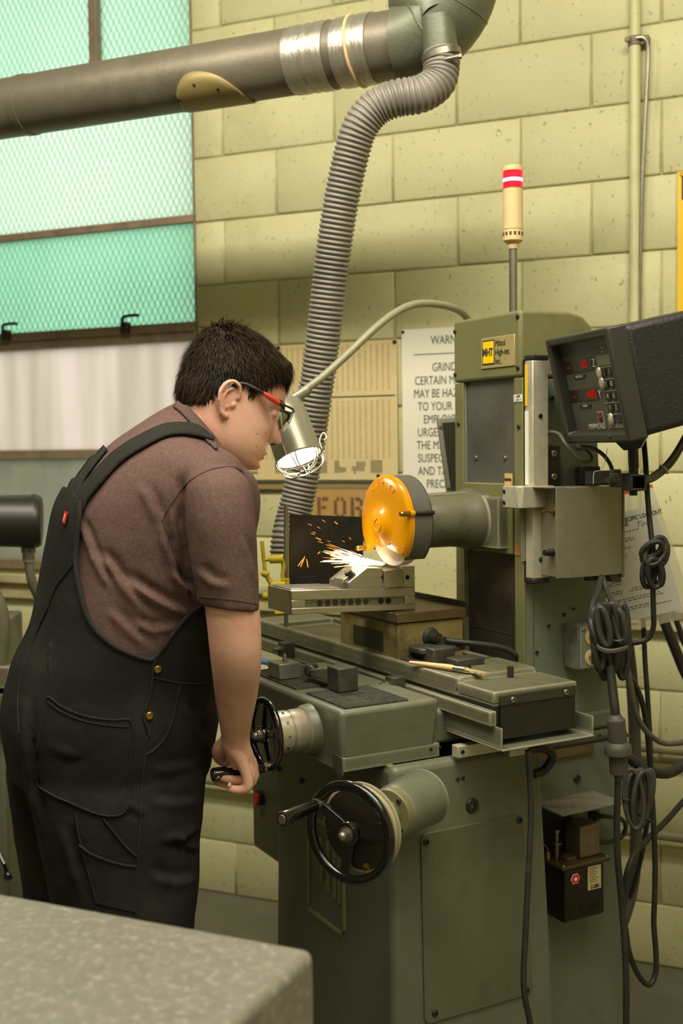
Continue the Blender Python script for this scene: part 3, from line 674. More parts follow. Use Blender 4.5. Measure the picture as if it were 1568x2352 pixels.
# saddle
sad = gr.part('saddle', G().hexa([(-.16, -.028, .873), (.272, -.028, .873), (.272, .165, .873), (-.16, .165, .873), (-.16, -.035, .976), (.281, -.035, .976), (.281, .172, .976), (-.16, .172, .976)]).box(-.13, .26, .165, .44, .885, .95), PAINT, bevel=.009, seg=3)
gr.part('saddle_gib', G().box(-.15, .274, -.0285, .175, .866, .8925), PAINT, bevel=.002)
gr.part('cross_way', G().box(-.12, .283, .06, .42, .835, .868), OLIVE, bevel=.002)
for v, z in ((.205, .884), (.225, .884), (.19, .851), (.215, .851)): screw(gr, (.283 if z < .87 else .275, v - .05, z), UX, .003)
gr.part('wiper_plate', G().prism([(.24, -.030, .896), (.276, -.030, .893), (.276, -.030, .862), (.262, -.030, .848), (.252, -.030, .866), (.24, -.030, .860)], (0, .003, 0)), STEEL, bevel=.001)
MATM = mat('mesh_mat_rubber', '#3f3b31', .7, 0, .25, 60, dirt='#6a6552', dscale=30, damt=.5)
def rubber_mat(u0, u1, v0, v1, lb):
    t = T('mesh_mat', lb, 'mat', ((u0 + u1) / 2, (v0 + v1) / 2, .976), FM, 'mats on the saddle')
    t.part('sheet', G().box(u0, u1, v0, v1, .9765, .979), MATM, sm=0)
    g = G(); n = int((u1 - u0) / .006); m = int((v1 - v0) / .006)
    for i in range(n):
        x = u0 + (u1 - u0) * (i + .5) / n; g.box(x - .0012, x + .0012, v0, v1, .979, .9797)
    for i in range(m):
        y = v0 + (v1 - v0) * (i + .5) / m; g.box(u0, u1, y - .0012, y + .0012, .979, .9797)
    t.part('mesh_grid', g, MATM, sm=0, kind='stuff')
rubber_mat(.118, .268, -.018, .112, 'dark mesh mat on the saddle top, the one nearer its corner')
rubber_mat(-.13, .075, -.018, .112, 'dark mesh mat on the saddle top under the small grey block')

# table
tb = gr.part('table', G().box(-.60, .405, .202, .385, .979, .998).box(-.60, .30, .20, .212, .979, 1.013).box(-.60, .27, .372, .385, .979, 1.012)
             .hexa([(.17, .202, .99), (.30, .202, .99), (.30, .385, .99), (.17, .385, .99), (.185, .202, 1.0135), (.29, .202, 1.0135), (.285, .385, 1.0135), (.165, .385, 1.0135)])
             .hexa([(.285, .20, .985), (.407, .20, .985), (.407, .385, .985), (.285, .385, .985), (.297, .20, 1.006), (.407, .20, 1.006), (.407, .385, 1.006), (.297, .385, 1.006)])
             .box(.36, .405, .36, .385, .93, 1.0).box(-.60, -.50, .202, .385, .99, 1.012), PAINT2, bevel=.003)
gr.part('table_rail', G().box(-.60, .412, .188, .202, .948, .974), PAINT2, bevel=.002)
gr.part('table_slot', G().box(-.60, .404, .203, .30, .94, .98), DARKST, sm=0)
for u, lb in ((-.36, None), (.118, None)):
    sb = gr.part('stop_block', G().box(u - .012, u + .018, .160, .189, .955, .990), IRON, bevel=.002)
    gr.part('stop_pin', G().cyl((u - .004, .160, .973), (u - .004, .153, .973), .0085, n=16).cyl((u - .004, .153, .973), (u - .004, .144, .973), .0055, n=14), STEEL, sb)
ep = gr.part('end_cover', G().box(.407, .411, .212, .378, .922, .985), mat('black_sheet', '#2a2721', .42, .3, .12, 8), bevel=.001)
es = gr.part('end_strip', G().box(.409, .413, .210, .378, .982, 1.000), mat('dark_strip', '#3b382f', .42, .3, .12, 8), bevel=.001)
for v in (.236, .354): screw(gr, (.413, v, .9905), UX, .0055, STEEL, es)
tr = gr.part('chip_tray', G().box(.0, .432, .198, .20, .912, .948).box(.0, .432, .40, .402, .905, .945).box(.0, .434, .198, .402, .908, .911), PAINT, bevel=.0008)
sbr = gr.part('cross_scale', G().box(.296, .316, .186, .486, .871, .893), ALUM, bevel=.0015)
for v in (.196, .470): screw(gr, (.316, v, .882), UX, .004, parent=sbr)
gr.part('scale_reader', G().box(.298, .318, .30, .345, .858, .871), ALUM, bevel=.0015)
gr.part('scale_cover', G().box(.199, .203, .46, .60, .80, .853), mat('rusty_plate', '#5f4f2c', .6, .2, .2, 12), bevel=.001)
gr.part('spring_cable', G().tube([(.26, .33 + .003 * i, .843 + .0025 * sin(i * pi)) for i in range(2)] + [(.24, .45, .838), (.235, .66, .835)], .006, 10), DARKST)
gr.part('reader_cable', G().tube(smooth([(.312, .345, .866), (.316, .385, .862), (.312, .405, .842), (.306, .39, .818), (.30, .37, .812)]), .0085, 12), RUBBER)
# front casting details
lf = G()
for a, b in (((-.024, .69), (-.024, .517)), ((-.018, .506), (.118, .503)), ((.126, .515), (.126, .69)), ((-.018, .70), (.118, .70))):
    lf.tube([(a[0], .0525 + .0004 * 0, a[1]), (b[0], .0525, b[1])], .0055, 8)
gr.part('badge_frame', lf, OLIVE)
for i, (x, z0) in enumerate(((.005, .58), (.028, .575), (.058, .567), (.085, .562), (.104, .560))):
    gr.part('raised_letter_stroke', G().hexa([(x + (.010 if i == 0 else 0), .049, z0), (x + .009 + (.010 if i == 0 else 0), .049, z0), (x + .009 + (.010 if i == 0 else 0), .056, z0), (x + (.010 if i == 0 else 0), .056, z0), (x, .049, .67), (x + .009, .049, .67), (x + .009, .056, .67), (x, .056, .67)]), OLIVE, bevel=.002)
g = G(); pv0, pv1, pz0, pz1 = .112, .338, .395, .742; R_ = .012; pts = []
for cx_, cz_, a in ((pv1 - R_, pz1 - R_, 0), (pv0 + R_, pz1 - R_, 90), (pv0 + R_, pz0 + R_, 180), (pv1 - R_, pz0 + R_, 270)):
    for k in range(5):
        t_ = radians(a + 22.5 * k); z_ = cz_ + R_ * sin(t_); pts.append((.3025 + (.868 - z_) * .0173 - .0025 + .0045, cx_ + R_ * cos(t_) + (.742 - z_) * .05 * ((cx_ - pv0) / .22), z_))
gp_ = gr.part('access_panel', g.prism(pts, (-.006, 0, 0)), mat('panel_paint', '#5a5b44', .45, 0, .1, 7, .15, 90, dirt='#39301f', dscale=3.2, damt=.6, dcut=.5), bevel=.001)
for v, z in ((.122, .727), (.330, .732), (.134, .412), (.340, .405)): screw(gr, (.3045 + (.868 - z) * .0173, v, z), UX, .0065, parent=gp_)
gr.part('plug_bolt', G().lathe((.3, .226, .775), UX, [(0, .014), (.004, .014), (.006, .012), (.006, .006), (.001, .005)], 20), DARKST)
for v in (.195, .207): screw(gr, (.301, v, .829), UX, .004)
eb = gr.part('switch_box', G().prism([(-.305, .06, .55), (-.172, .06, .55), (-.172, .06, .87), (-.305, .06, .87)], (0, .22, 0)), PAINT2, bevel=.003)
gr.part('stop_button', G().cyl((-.255, .06, .672), (-.255, .048, .672), .016, n=20), DARKST, eb); gr.part('stop_button', G().cyl((-.255, .05, .672), (-.255, .043, .672), .012, n=20), mat('red_button', '#e03a1c', .35, 0, 0), eb, label='red stop button cap')  # cap is plain bright red
screw(gr, (-.155, .054, .76), -VY, .006); screw(gr, (-.05, .054, .76), -VY, .006)

# handwheels
def handwheel(name, c, ax, R, r, hand_a, hand_len, hr, spoke_a, label):
    """c centre, ax pointing to the operator; everything in grinder coordinates"""
    ax = V(ax).normalized(); e = V((ax.y, -ax.x, 0)).normalized(); f = V((0, 0, 1)); c = V(c)
    g = G().torus(c, ax, R, r, 56, 14, .9)
    for a in spoke_a:
        d = e * cos(a) + f * sin(a); s_ = ax.cross(d)
        p = [c + d * (R * .16) - ax * .004, c + d * (R * .97) + ax * .0]
        g.hexa([p[0] - s_ * .011 - ax * .006, p[0] + s_ * .011 - ax * .006, p[0] + s_ * .011 + ax * .007, p[0] - s_ * .011 + ax * .007, p[1] - s_ * .0075 - ax * .004, p[1] + s_ * .0075 - ax * .004, p[1] + s_ * .0075 + ax * .004, p[1] - s_ * .0075 + ax * .004])
    g.lathe(c - ax * .012, ax, [(0, R * .26), (.018, R * .26), (.022, R * .235)], 28)
    o = gr.part(name, g, BLACK, label=label, bevel=.0015)
    gr.part('nut', G().lathe(c + ax * .009, ax, [(0, .013), (.002, .013), (.002, .010), (.008, .010)], 18).lathe(c + ax * .013, ax, [(0, .0095), (.006, .0095)], 6).lathe(c + ax * .019, ax, [(0, .0075), (.004, .0068), (.007, .004), (.008, .001)], 14), STEEL, o)
    d = e * cos(hand_a) + f * sin(hand_a); h0 = c + d * (R * .93)
    gr.part('collar', G().cyl(h0, h0 + ax * .012, hr * .85, n=16), STEEL, o)
    gr.part('handle', G().lathe(h0 + ax * .01, ax, [(0, hr * .78), (.006, hr * .9), (hand_len * .5, hr * .95), (hand_len - .004, hr * 1.08), (hand_len, hr * .95)], 20), BLACK, o)
    gr.part('handle_cap', G().lathe(h0 + ax * (hand_len + .0095), ax, [(0, hr * .72), (.0012, hr * .62), (.0012, .001)], 20), STEEL, o)
    return o
C1 = V((.165, -.125, .924))
h1 = handwheel('handwheel', C1, (0, -1, 0), .060, .0075, radians(-104), .098, .0115, (radians(100), radians(-20), radians(-118)), 'black table handwheel, the one held by the man')
dl = gr.part('dial', G().lathe((C1.x, -.108, C1.z), VY, [(0, .030), (0, .0385), (.028, .0385), (.0285, .0378), (.0305, .0378), (.031, .0385), (.056, .0385), (.06, .036)], 48), mat('satin_dial', '#c4bba6', .35, .7, .06, 30))
g = G(); 
for i in range(100):
    a = 2 * pi * i / 100; l = .007 if i % 5 == 0 else .004; d = V((cos(a), 0, sin(a))); s_ = V((-sin(a), 0, cos(a)))
    g.obox(V((C1.x, -.080 - l / 2, C1.z)) + d * .0386, s_ * .00022, VY * (l / 2), d * .0003)
gr.part('graduations', g, INK, dl, sm=0, kind='stuff')
for i in range(10):
    a = 2 * pi * i / 10; d = V((cos(a), 0, sin(a))); gr.text('lettering', str(i * 10), (C1.x + d.x * .0388, -.095, C1.z + d.z * .0388), V((-sin(a), 0, cos(a))), VY, .0075, INK, dl)
gr.part('dial_boss', G().lathe((C1.x, -.052, C1.z), VY, [(0, .040), (.004, .043), (.024, .046)], 40), PAINT)

W2 = at(803, 1913, 1.85); n2 = V((-.58, -.815, 0)).normalized(); m2 = wmd(n2); c2 = wm(W2)
h2 = handwheel('handwheel', c2, m2, .0765, .0085, radians(32), .088, .0115, (radians(32), radians(162), radians(278)), 'black elevating handwheel with crank handle on the base corner')
bd = -m2
gr.part('dial', G().lathe(c2 + bd * .024, bd, [(0, .01), (0, .067), (.002, .0705), (.006, .0715), (.0065, .0705), (.0075, .0705), (.008, .0740), (.0145, .0735), (.016, .063), (.016, .02)], 56), mat('pale_dial', '#bdb492', .4, .5, .08, 25), label='pale graduated dial ring')
gr.part('dial_face', G().lathe(c2 + bd * .0225, bd, [(0, .001), (0, .066), (.002, .067)], 48), mat('dark_dial_face', '#352e22', .5, .2, .2, 12), label='dark oily dial face')
gr.part('screw_lug', G().lathe(c2 + bd * .018 + V((0, 0, -.056)) + V((m2.y, -m2.x, 0)).normalized() * -.02, m2, [(0, .006), (.006, .006), (.007, .004)], 14), BRASS)
gr.part('hub', G().lathe(c2 + bd * .038, bd, [(0, .028), (.012, .024), (.03, .022), (.06, .023), (.08, .026)], 32), PAINT2)
fl = gr.part('flange', G().lathe(c2 + bd * .112, bd, [(0, .02), (0, .041), (.003, .043), (.016, .043)], 36), OLIVE)
ee = V((m2.y, -m2.x, 0)).normalized()
for a in (40, 130, 220, 310): screw(gr, c2 + bd * .112 + (ee * cos(radians(a)) + ZZ * sin(radians(a))) * .034, m2, .0045, parent=fl)
gr.part('boss', G().lathe(c2 + bd * .128, bd, [(0, .041), (.008, .045), (.03, .046), (.06, .048), (.10, .050)], 36), PAINT)

# ---- things on the table
CHK = mat('worn_yellow_chuck', '#847545', .5, .2, .25, 18, dirt='#2e261a', dscale=11, damt=.8, dcut=.47)
ck = T('magnetic_chuck', 'worn yellowish magnetic chuck with a striped steel top on the table', 'chuck', (-.04, .285, 1.0), FM)
ck.part('body', G().box(-.16, .078, .208, .364, 1.0, 1.083), CHK, bevel=.002)
tp_ = ck.part('top_plate', G().box(-.165, .083, .203, .369, 1.085, 1.104), mat('chuck_steel', '#6d6658', .32, .8, .15, 14), bevel=.0012)
g = G(); n = 46
for i in range(n):
    v = .204 + .164 * (i + .5) / n; g.box(-.164, .0836, v - .0009, v + .0009, 1.086, 1.1044)
ck.part('pole_stripes', g, mat('brass_line', '#8d7548', .35, .8, 0), tp_, sm=0, kind='stuff')
ck.part('back_rail', G().box(-.165, .083, .370, .376, 1.085, 1.116), DARKST, bevel=.001)
ck.part('name_label', G().box(-.10, .02, .2068, .2085, 1.02, 1.06), mat('dark_label', '#2d2a22', .5, .2, .3, 30), sm=0)
ck.part('cable_gland', G().cyl((.078, .285, 1.05), (.105, .287, 1.05), .015, .011, n=18).ell((.078, .285, 1.05), .008, .02, .02), RUBBER)
single('chuck_cable', G().tube(smooth([(.104, .287, 1.05), (.13, .30, 1.048), (.155, .34, 1.043), (.17, .39, 1.033), (.175, .42, 1.018), (.176, .436, 1.0)]), .0062, 12), RUBBER, FM, 'black rubber cable leaving the end of the magnetic chuck', 'cable')
cp = T('strap_clamp', 'dark iron strap clamp and blocks bolted on the table beside the chuck', 'clamp', (.13, .27, 1.0), FM)
cp.part('strap', G().prism([(.075, .235, 1.028), (.10, .222, 1.028), (.135, .225, 1.028), (.145, .25, 1.028), (.135, .33, 1.028), (.11, .345, 1.028), (.09, .30, 1.028)], (0, 0, .012)), IRON, bevel=.003)
cp.part('block', G().box(.125, .165, .235, .285, .999, 1.043), IRON, bevel=.003)
cp.part('block', G().box(.175, .215, .255, .32, .999, 1.028), IRON, bevel=.003)
cp.part('nut', G().cyl((.12, .285, 1.04), (.12, .285, 1.044), .011, n=18).cyl((.12, .285, 1.044), (.12, .285, 1.056), .008, n=6), DARKST)
cp.part('block', G().box(.075, .165, .212, .24, .999, 1.016), IRON, bevel=.003)
for i, (u, v) in enumerate(((.315, .305), (.225, .25), (.245, .262))):
    single('set_screw', G().cyl((u, v, 1.005), (u, v, 1.026 - .004 * (i > 0)), .006 if i == 0 else .0035, n=6), DARKST, FM, ('square-headed dark bolt standing on the table end', 'short stud on the table just behind the brush bristles', 'tiny stud on the table beside the short stud by the brush')[i], 'bolt')
WOOD = mat('pale_wood', '#d2b07c', .5, 0, .1, 30, stretch=(8, 1, 8))
br = T('brush', 'small paint brush with pale wooden handle lying across the table edge', 'brush', (.22, .21, 1.015), FM)
q0, q1, q2, q3 = V((.145, .193, 1.019)), V((.235, .222, 1.0205)), V((.262, .232, 1.020)), V((.31, .25, 1.018))
br.part('handle', G().tube(smooth([q0, q0.lerp(q1, .3), q0.lerp(q1, .7), q1, q1.lerp(q2, .6)]), smoothf([.003, .0042, .0052, .006, .005]), 12), WOOD)
br.part('ferrule', G().tube([q1.lerp(q2, .4), q2, q2.lerp(q3, .2)], [.0055, .0062, .0068], 12, flat=1.), BRIGHT)
g = G(); rr = random.Random(2)
for _ in range(70):
    a = q2.lerp(q3, .15) + V((0, rr.uniform(-.006, .006), rr.uniform(-.003, .004))); b_ = q3 + V((rr.uniform(-.01, .004), rr.uniform(-.01, .01), rr.uniform(-.004, .001)))
    g.tube([a, b_], [.0006, .0003], 4)
br.part('bristles', g, mat('bristle_tan', '#b0a070', .7, 0, .2, 20), kind='stuff', sm=0)

# sine plate, vise, workpiece
sp = T('sine_plate', 'flat ground steel sine plate with a row of holes, overhanging the chuck', 'sine plate', (.01, .12, 1.104), FM)
def tilt(v): return 1.104 + (.267 - v) * .045
g = G(); u0, u1 = -.055, .05
def slab(ua, ub, va, vb, za, zb):
    g.hexa([(ua, va, tilt(va) + za), (ub, va, tilt(va) + za), (ub, vb, tilt(vb) + za), (ua, vb, tilt(vb) + za), (ua, va, tilt(va) + zb), (ub, va, tilt(va) + zb), (ub, vb, tilt(vb) + zb), (ua, vb, tilt(vb) + zb)])
v0, v1 = -.012, .267
slab(u0, u1 - .006, v0, v1, 0, .046)
slab(u1 - .0065, u1, v0, v1, 0, .012); slab(u1 - .0065, u1, v0, v1, .027, .046)
slab(u1 - .0065, u1, v0, .018, .0118, .0272); slab(u1 - .0065, u1, .243, v1, .0118, .0272)
sp.part('body', g, BRIGHT, bevel=.0012)
g = G(); slab(u1 - .0062, u1 - .0058, .018, .243, .012, .027); sp.part('slot_floor', g, STEEL, sm=0)
for i in range(10):
    v = .052 + i * .0172; z = tilt(v) + .0195
    sp.part('hole', G().cyl((u1 - .0058, v, z), (u1 - .0048, v, z), .0062, n=18), BLACK if i != 7 else STEEL)
g = G(); slab(u0 + .01, u1 - .012, v0 + .006, .10, .046, .048); sp.part('side_rail', g, BRIGHT, bevel=.0006)
vz = T('toolmaker_vise', 'ground steel toolmaker vise with slanted nose clamping the work under the wheel', 'vise', (0, .19, 1.15), FM)
vu0, vu1 = -.03, .049
def zt(v): return tilt(v) + .0462
g = G().prism([(vu1, .113, zt(.113)), (vu1, .192, zt(.192)), (vu1, .192, 1.172), (vu1, .187, 1.175), (vu1, .192, 1.178), (vu1, .192, 1.193), (vu1, .156, 1.1955), (vu1, .113, 1.169)], (vu0 - vu1, 0, 0))
vz.part('movable_jaw', g, BRIGHT, bevel=.0008)
vz.part('fixed_jaw', G().prism([(vu1, .237, zt(.237)), (vu1, .267, zt(.267)), (vu1, .267, 1.1925), (vu1, .237, 1.1935)], (vu0 - vu1, 0, 0)).prism([(vu1, .192, zt(.192)), (vu1, .237, zt(.237)), (vu1, .237, zt(.237) + .008), (vu1, .192, zt(.192) + .008)], (vu0 - vu1, 0, 0)), BRIGHT, bevel=.0008)
vz.part('jaw_hole', G().cyl((vu1 - .002, .2495, 1.171), (vu1 + .0003, .2495, 1.171), .0048, n=18), BLACK)
vz.part('vee_notch', G().prism([(vu1 + .0002, .188, 1.175), (vu1 + .0002, .1925, 1.1685), (vu1 + .0002, .197, 1.175), (vu1 + .0002, .1925, 1.1815)], (-.002, 0, 0)), BLACK, sm=0)
d = V((0, -.043, -.0265)).normalized(); nn = V((0, -.0265, .043)).normalized()
for k, u in ((.55, .03),):
    p = V((u, .156, 1.1955)).lerp(V((u, .113, 1.169)), .62)
    vz.part('cap_screw', G().cyl(p - nn * .002, p + nn * .013, .0085, n=18).cyl(p - nn * .002, p + nn * .003, .011, n=18), DARKST)
vz.part('nose_block', G().hexa([(-.0, .100, zt(.1)), (.04, .100, zt(.1)), (.04, .116, zt(.11)), (-.0, .116, zt(.11)), (0, .108, 1.175), (.04, .108, 1.175), (.04, .119, 1.181), (0, .119, 1.181)]), STEEL, bevel=.001)
wk = single('workpiece', G().box(vu0 + .006, vu1 + .006, .1928, .2365, 1.153, 1.1885), mat('pinkish_steel', '#a39580', .4, .7, .1, 30), FM, 'small steel block clamped in the vise under the grinding wheel', 'workpiece', bevel=.001)

# sparks
SPK = emitter('spark_glow', '#ff9c40', 4.); SPW = emitter('spark_hot', '#ffe6b8', 7.)
rr = random.Random(11); g1 = G(); g2 = G(); o0 = V((.03, .196, 1.1985))
def streak(g, p, d, l, r): 
    d = d.normalized(); g.tube([p, p + d * l * .6 + V((0, 0, -l * .01)), p + d * l + V((0, 0, -l * .04))], [r * .4, r, r * .2], 5)
dirs = V((-.55, -1, .16))
for i in range(230):
    s = rr.random() ** 1.5; dd = (dirs + V((rr.gauss(0, .25), rr.gauss(0, .12), rr.gauss(.06, .13)))).normalized()
    p = o0 + dd * (.012 + .075 * s) + V((rr.uniform(-.02, .012), 0, 0)); streak(g2 if rr.random() < .6 else g1, p, dd, rr.uniform(.008, .034), rr.uniform(.00022, .00045))
for i in range(90):
    dd = (dirs + V((rr.gauss(0, .2), 0, rr.gauss(.05, .06)))).normalized(); streak(g2, o0 + V((rr.uniform(-.02, .016), rr.uniform(-.004, .004), rr.uniform(0, .004))), dd, rr.uniform(.03, .075), rr.uniform(.0006, .0011))
for i in range(12):
    dd = (dirs + V((rr.gauss(0, .5), rr.gauss(0, .2), rr.gauss(.3, .35)))).normalized(); p = o0 + dd * rr.uniform(.07, .17); streak(g1, p, dd, rr.uniform(.006, .012), rr.uniform(.0002, .0003))
spk = T('sparks', 'spray of orange white sparks flying left from under the grinding wheel', 'sparks', tuple(o0), FM)
spk.o['kind'] = 'stuff'
spk.part('spark_streaks', g1, SPK, sm=0, kind='stuff'); spk.part('hot_sparks', g2, SPW, sm=0, kind='stuff')
SPK2 = G()
for (x, y, x2, y2) in ((700, 1278, 690, 1302), (697, 1283, 684, 1300), (704, 1284, 707, 1303), (725, 1235, 737, 1240), (768, 1198, 775, 1204), (735, 1267, 730, 1272)):
    SPK2.tube([at(x, y, 2.50), at((x + x2) / 2, (y + y2) / 2, 2.50), at(x2, y2, 2.50)], [.0003, .0005, .0004], 5)
single('stray_sparks', SPK2, SPK, FW, 'few stray orange sparks bouncing in front of the dark deflector sheet', 'sparks', sm=0, kind='stuff')
l = bpy.data.lights.new('spark_light', 'POINT'); l.energy = .10; l.color = (1, .72, .4); l.shadow_soft_size = .015
lo = bpy.data.objects.new('spark_light', l); COL.objects.link(lo); lo.location = mw_(.02, .165, 1.206)

# deflector sheet with the hose port behind the work
df = T('spark_deflector', 'dark scorched sheet-metal spark deflector standing behind the vise', 'deflector', tuple(at(750, 1345, 2.56)), FW)
q = [at(665, 1349, 2.53), at(834, 1345, 2.60), at(834, 1187, 2.60), at(665, 1181, 2.53)]
nr = (q[1] - q[0]).cross(q[3] - q[0]).normalized()
df.part('sheet', G().prism(q, -nr * .003), mat('scorched_sheet', '#3a352b', .38, .5, .4, 4, dirt='#161310', dscale=5, damt=.9, dcut=.46, stretch=(1, 1, 1)), bevel=.0005)
df.part('edge_strip', G().obox(at(661, 1265, 2.53), rt * .0022, fw * .012, V((0, 0, .082))), mat('yellowed_steel', '#9a8d58', .45, .4, .2, 20), bevel=.0005)
df.part('support_rod', G().cyl(at(656, 1160, 2.52), at(657, 1440, 2.52), .0046, n=12), STEEL)
df.part('port_shadow_box', G().obox(at(697, 1336, 2.535), rt * .028, fw * .004, V((0, 0, .012))), mat('flat_black', '#0f0d0a', .8, 0, 0), bevel=.001)  # black block put in to paint the port's shadow low on the sheet
yc = T('yellow_clamp', 'worn yellow screw clamp with tee handle gripping the deflector rod', 'clamp', tuple(at(632, 1385, 2.50)), FW)
def A_(x, y, Y=2.50): return at(x, y, Y)
yc.part('tee_bar', G().cyl(A_(601, 1243), A_(609, 1318), .0042, n=12), YELW)
yc.part('screw_shaft', G().cyl(A_(605, 1286), A_(625, 1284), .0045, n=12).cyl(A_(619, 1284), A_(650, 1283), .0098, n=20), YELW)
yc.part('frame_arm', G().tube(smooth([A_(646, 1284), A_(651, 1300), A_(649, 1322), A_(652, 1345)]), .0045, 10), YELW)
yc.part('hub', G().lathe(A_(622, 1345), A_(655, 1344) - A_(622, 1345), [(0, .008), (.01, .011), (.02, .012), (.03, .012)], 20), YELW)
yc.part('block', G().obox(A_(655, 1340), rt * .009, fw * .008, V((0, 0, .011))), YELW, bevel=.001)
yc.part('handle_arm', G().tube(smooth([A_(626, 1345), A_(618, 1332), A_(609, 1319)]), [.006] * 6 + [.005] * 6 + [.007], 10).ell(A_(609, 1318), .0095, .0095, .0075), YELW)
yc.part('handle_arm', G().tube(smooth([A_(626, 1345), A_(620, 1356), A_(611, 1368)]), [.006] * 6 + [.005] * 6 + [.006], 10).ell(A_(610, 1369), .008, .007, .008), YELW)
yc.part('tag_plate', G().obox(A_(641, 1382), rt * .0098 + V((0, .003, 0)), fw * .0012, V((0, 0, .026))), mat('bright_yellow_tag', '#d6c11a', .5, 0, .06, 10), bevel=.0008, label='flat bright yellow tag')

# small things on the saddle
SB = mat('grey_block_steel', '#858072', .4, .6, .15, 30)
t = T('gauge_block', 'small grey steel block with an upright pin on the saddle mat', 'block', (-.03, .01, .98), FM)
t.part('body', G().box(-.06, -.008, -.012, .036, .9805, 1.011), SB, bevel=.0015); t.part('pin', G().lathe((-.032, .012, 1.011), ZZ, [(0, .0045), (.012, .0045), (.017, .001)], 12), SB)
t = T('lever_stop', 'dark steel lever stop with round knob on the saddle top', 'stop', (.13, .06, .976), FM)
t.part('block', G().box(.115, .160, .028, .070, .9805, 1.025), IRON, bevel=.002)
t.part('arm', G().hexa([(.035, .028, .992), (.12, .028, .995), (.12, .052, .995), (.035, .052, .992), (.04, .028, 1.006), (.12, .028, 1.022), (.12, .052, 1.022), (.04, .052, 1.006)]), SB, bevel=.003)
t.part('knob', G().lathe((.018, .050, 1.002), (1, -.9, 0), [(0, .009), (.004, .0115), (.030, .0115), (.032, .009)], 20).lathe((.04, .03, 1.002), (1, -.9, 0), [(0, .0085), (.004, .0085), (.005, .005), (.014, .0045)], 14), DARKST)
single('blue_rag', G().tube(smooth([(-.20, .01, .98), (-.19, .03, .985), (-.17, .05, .983), (-.15, .04, .982)]), .012, 10, flat=.5), mat('blue_cloth', '#5a7fae', .8, 0, .3, 30), FM, 'scrap of blue and white rag on the saddle behind the forearm', 'rag')
# ================================================================ things hung on the grinder
# signal tower
tw = T('signal_light', 'cream signal light tower with a lit red lens on a thin pole above the column', 'signal light', (.072, .5, 1.698), FM)
tx, ty = .072, .5
def lz(z0, prof, n=28): return G().lathe((tx, ty, z0), ZZ, prof, n)
tw.part('pole', lz(1.696, [(0, .0085), (.145, .0085)], 16).box(tx - .0015, tx + .0015, ty - .0095, ty - .008, 1.70, 1.84), STEEL)
tw.part('pole_socket', lz(1.838, [(0, .010), (.006, .012), (.014, .012)]), CREAM)
tw.part('vent_collar', lz(1.851, [(0, .016), (.004, .0205), (.026, .0205)]), CREAM)
g = G()
for i in range(14):
    a = 2 * pi * i / 14; d = V((cos(a), sin(a), 0)); g.obox(V((tx, ty, 1.868)) + d * .0204, V((-sin(a), cos(a), 0)) * .0022, d * .0005, ZZ * .0035)
tw.part('vent_slots', g, INK, sm=0, kind='stuff')
tw.part('body', lz(1.878, [(0, .0205), (.083, .0205)]), CREAM)
tw.part('dark_ring', lz(1.9605, [(0, .0208), (.001, .0208)]), INK)
LENS = mat('red_lens', '#e01828', .2, 0, 0, emit='#ff1026', estr=1.3); LAMP = emitter('red_lamp_core', '#ff9aa0', 3.2)
tw.part('red_lens', lz(1.9615, [(0, .0208), (.012, .0208)]), LENS); tw.part('lit_band', lz(1.9735, [(0, .0206), (.008, .0206)]), LAMP, label='glowing white-pink band'); tw.part('red_lens', lz(1.9815, [(0, .0208), (.015, .0208)]), LENS)
tw.part('cap', lz(1.9965, [(0, .0208), (.009, .0205), (.0105, .018)]), CREAM)

# work lamp on a gooseneck
lp = T('work_lamp', 'grey cylindrical work lamp on a cream gooseneck, lit, with wire guard', 'lamp', tuple(at(1072, 725, 2.62)), FW)
LG = mat('lamp_grey', '#8d8975', .35, .4, .08, 10)
lp.part('gooseneck', G().tube(smooth([at(1075, 735, 2.72), at(1060, 718, 2.68), at(1030, 704, 2.62), at(985, 697, 2.57), at(945, 701, 2.53), at(905, 720, 2.50), at(860, 755, 2.47), at(800, 812, 2.44), at(740, 866, 2.41), at(700, 896, 2.40), at(678, 914, 2.40)], 8), .0082, 14), mat('gooseneck_cream', '#8c866b', .45, .1, .08, 120, .15, 300))
la, lb_ = at(645, 932, 2.40), at(686, 1050, 2.36); lax = (lb_ - la).normalized()
la = la - lax * .008
LL = (lb_ - la).length
lp.part('neck_socket', G().tube([at(710, 893, 2.40), at(690, 906, 2.40), at(668, 920, 2.40)], [.010, .0105, .0115], 14), LG)
lp.part('housing', G().lathe(la, lax, [(0, .018), (.004, .036), (.012, .0435), (.03, .046), (LL, .0475), (LL + .001, .0455), (LL - .02, .044)], 40, cap=False), LG, sm=50)
lp.part('housing_back', G().lathe(la, lax, [(-.001, .001), (0, .018), (.005, .0365)], 40, cap=False), LG)
lp.part('bulb', G().lathe(la + lax * (LL - .012), lax, [(0, .0435), (.006, .0435), (.016, .034), (.02, .001)], 32, cap=False), emitter('lamp_white', '#fff6e2', 12.), label='glowing white bulb face')
e1 = perp(lax); e2 = lax.cross(e1)
GWm = mat('guard_wire', '#a8a290', .3, .8, 0)
g = G()
for r, t_ in ((.050, LL + .003), (.013, LL + .036)): g.torus(la + lax * t_, lax, r, .0014, 36, 6)
for k in range(6):
    a = 2 * pi * k / 6 + .4; d = e1 * cos(a) + e2 * sin(a); s_ = lax.cross(d)
    pts = [la + lax * (LL + .003) + d * .046 - s_ * .020, la + lax * (LL + .018) + d * .043 - s_ * .021, la + lax * (LL + .031) + d * .030 - s_ * .014, la + lax * (LL + .036) + d * .013, la + lax * (LL + .031) + d * .030 + s_ * .014, la + lax * (LL + .018) + d * .043 + s_ * .021, la + lax * (LL + .003) + d * .046 + s_ * .020]
    g.tube(smooth(pts, 5), .0014, 6)
lp.part('wire_guard', g, GWm)
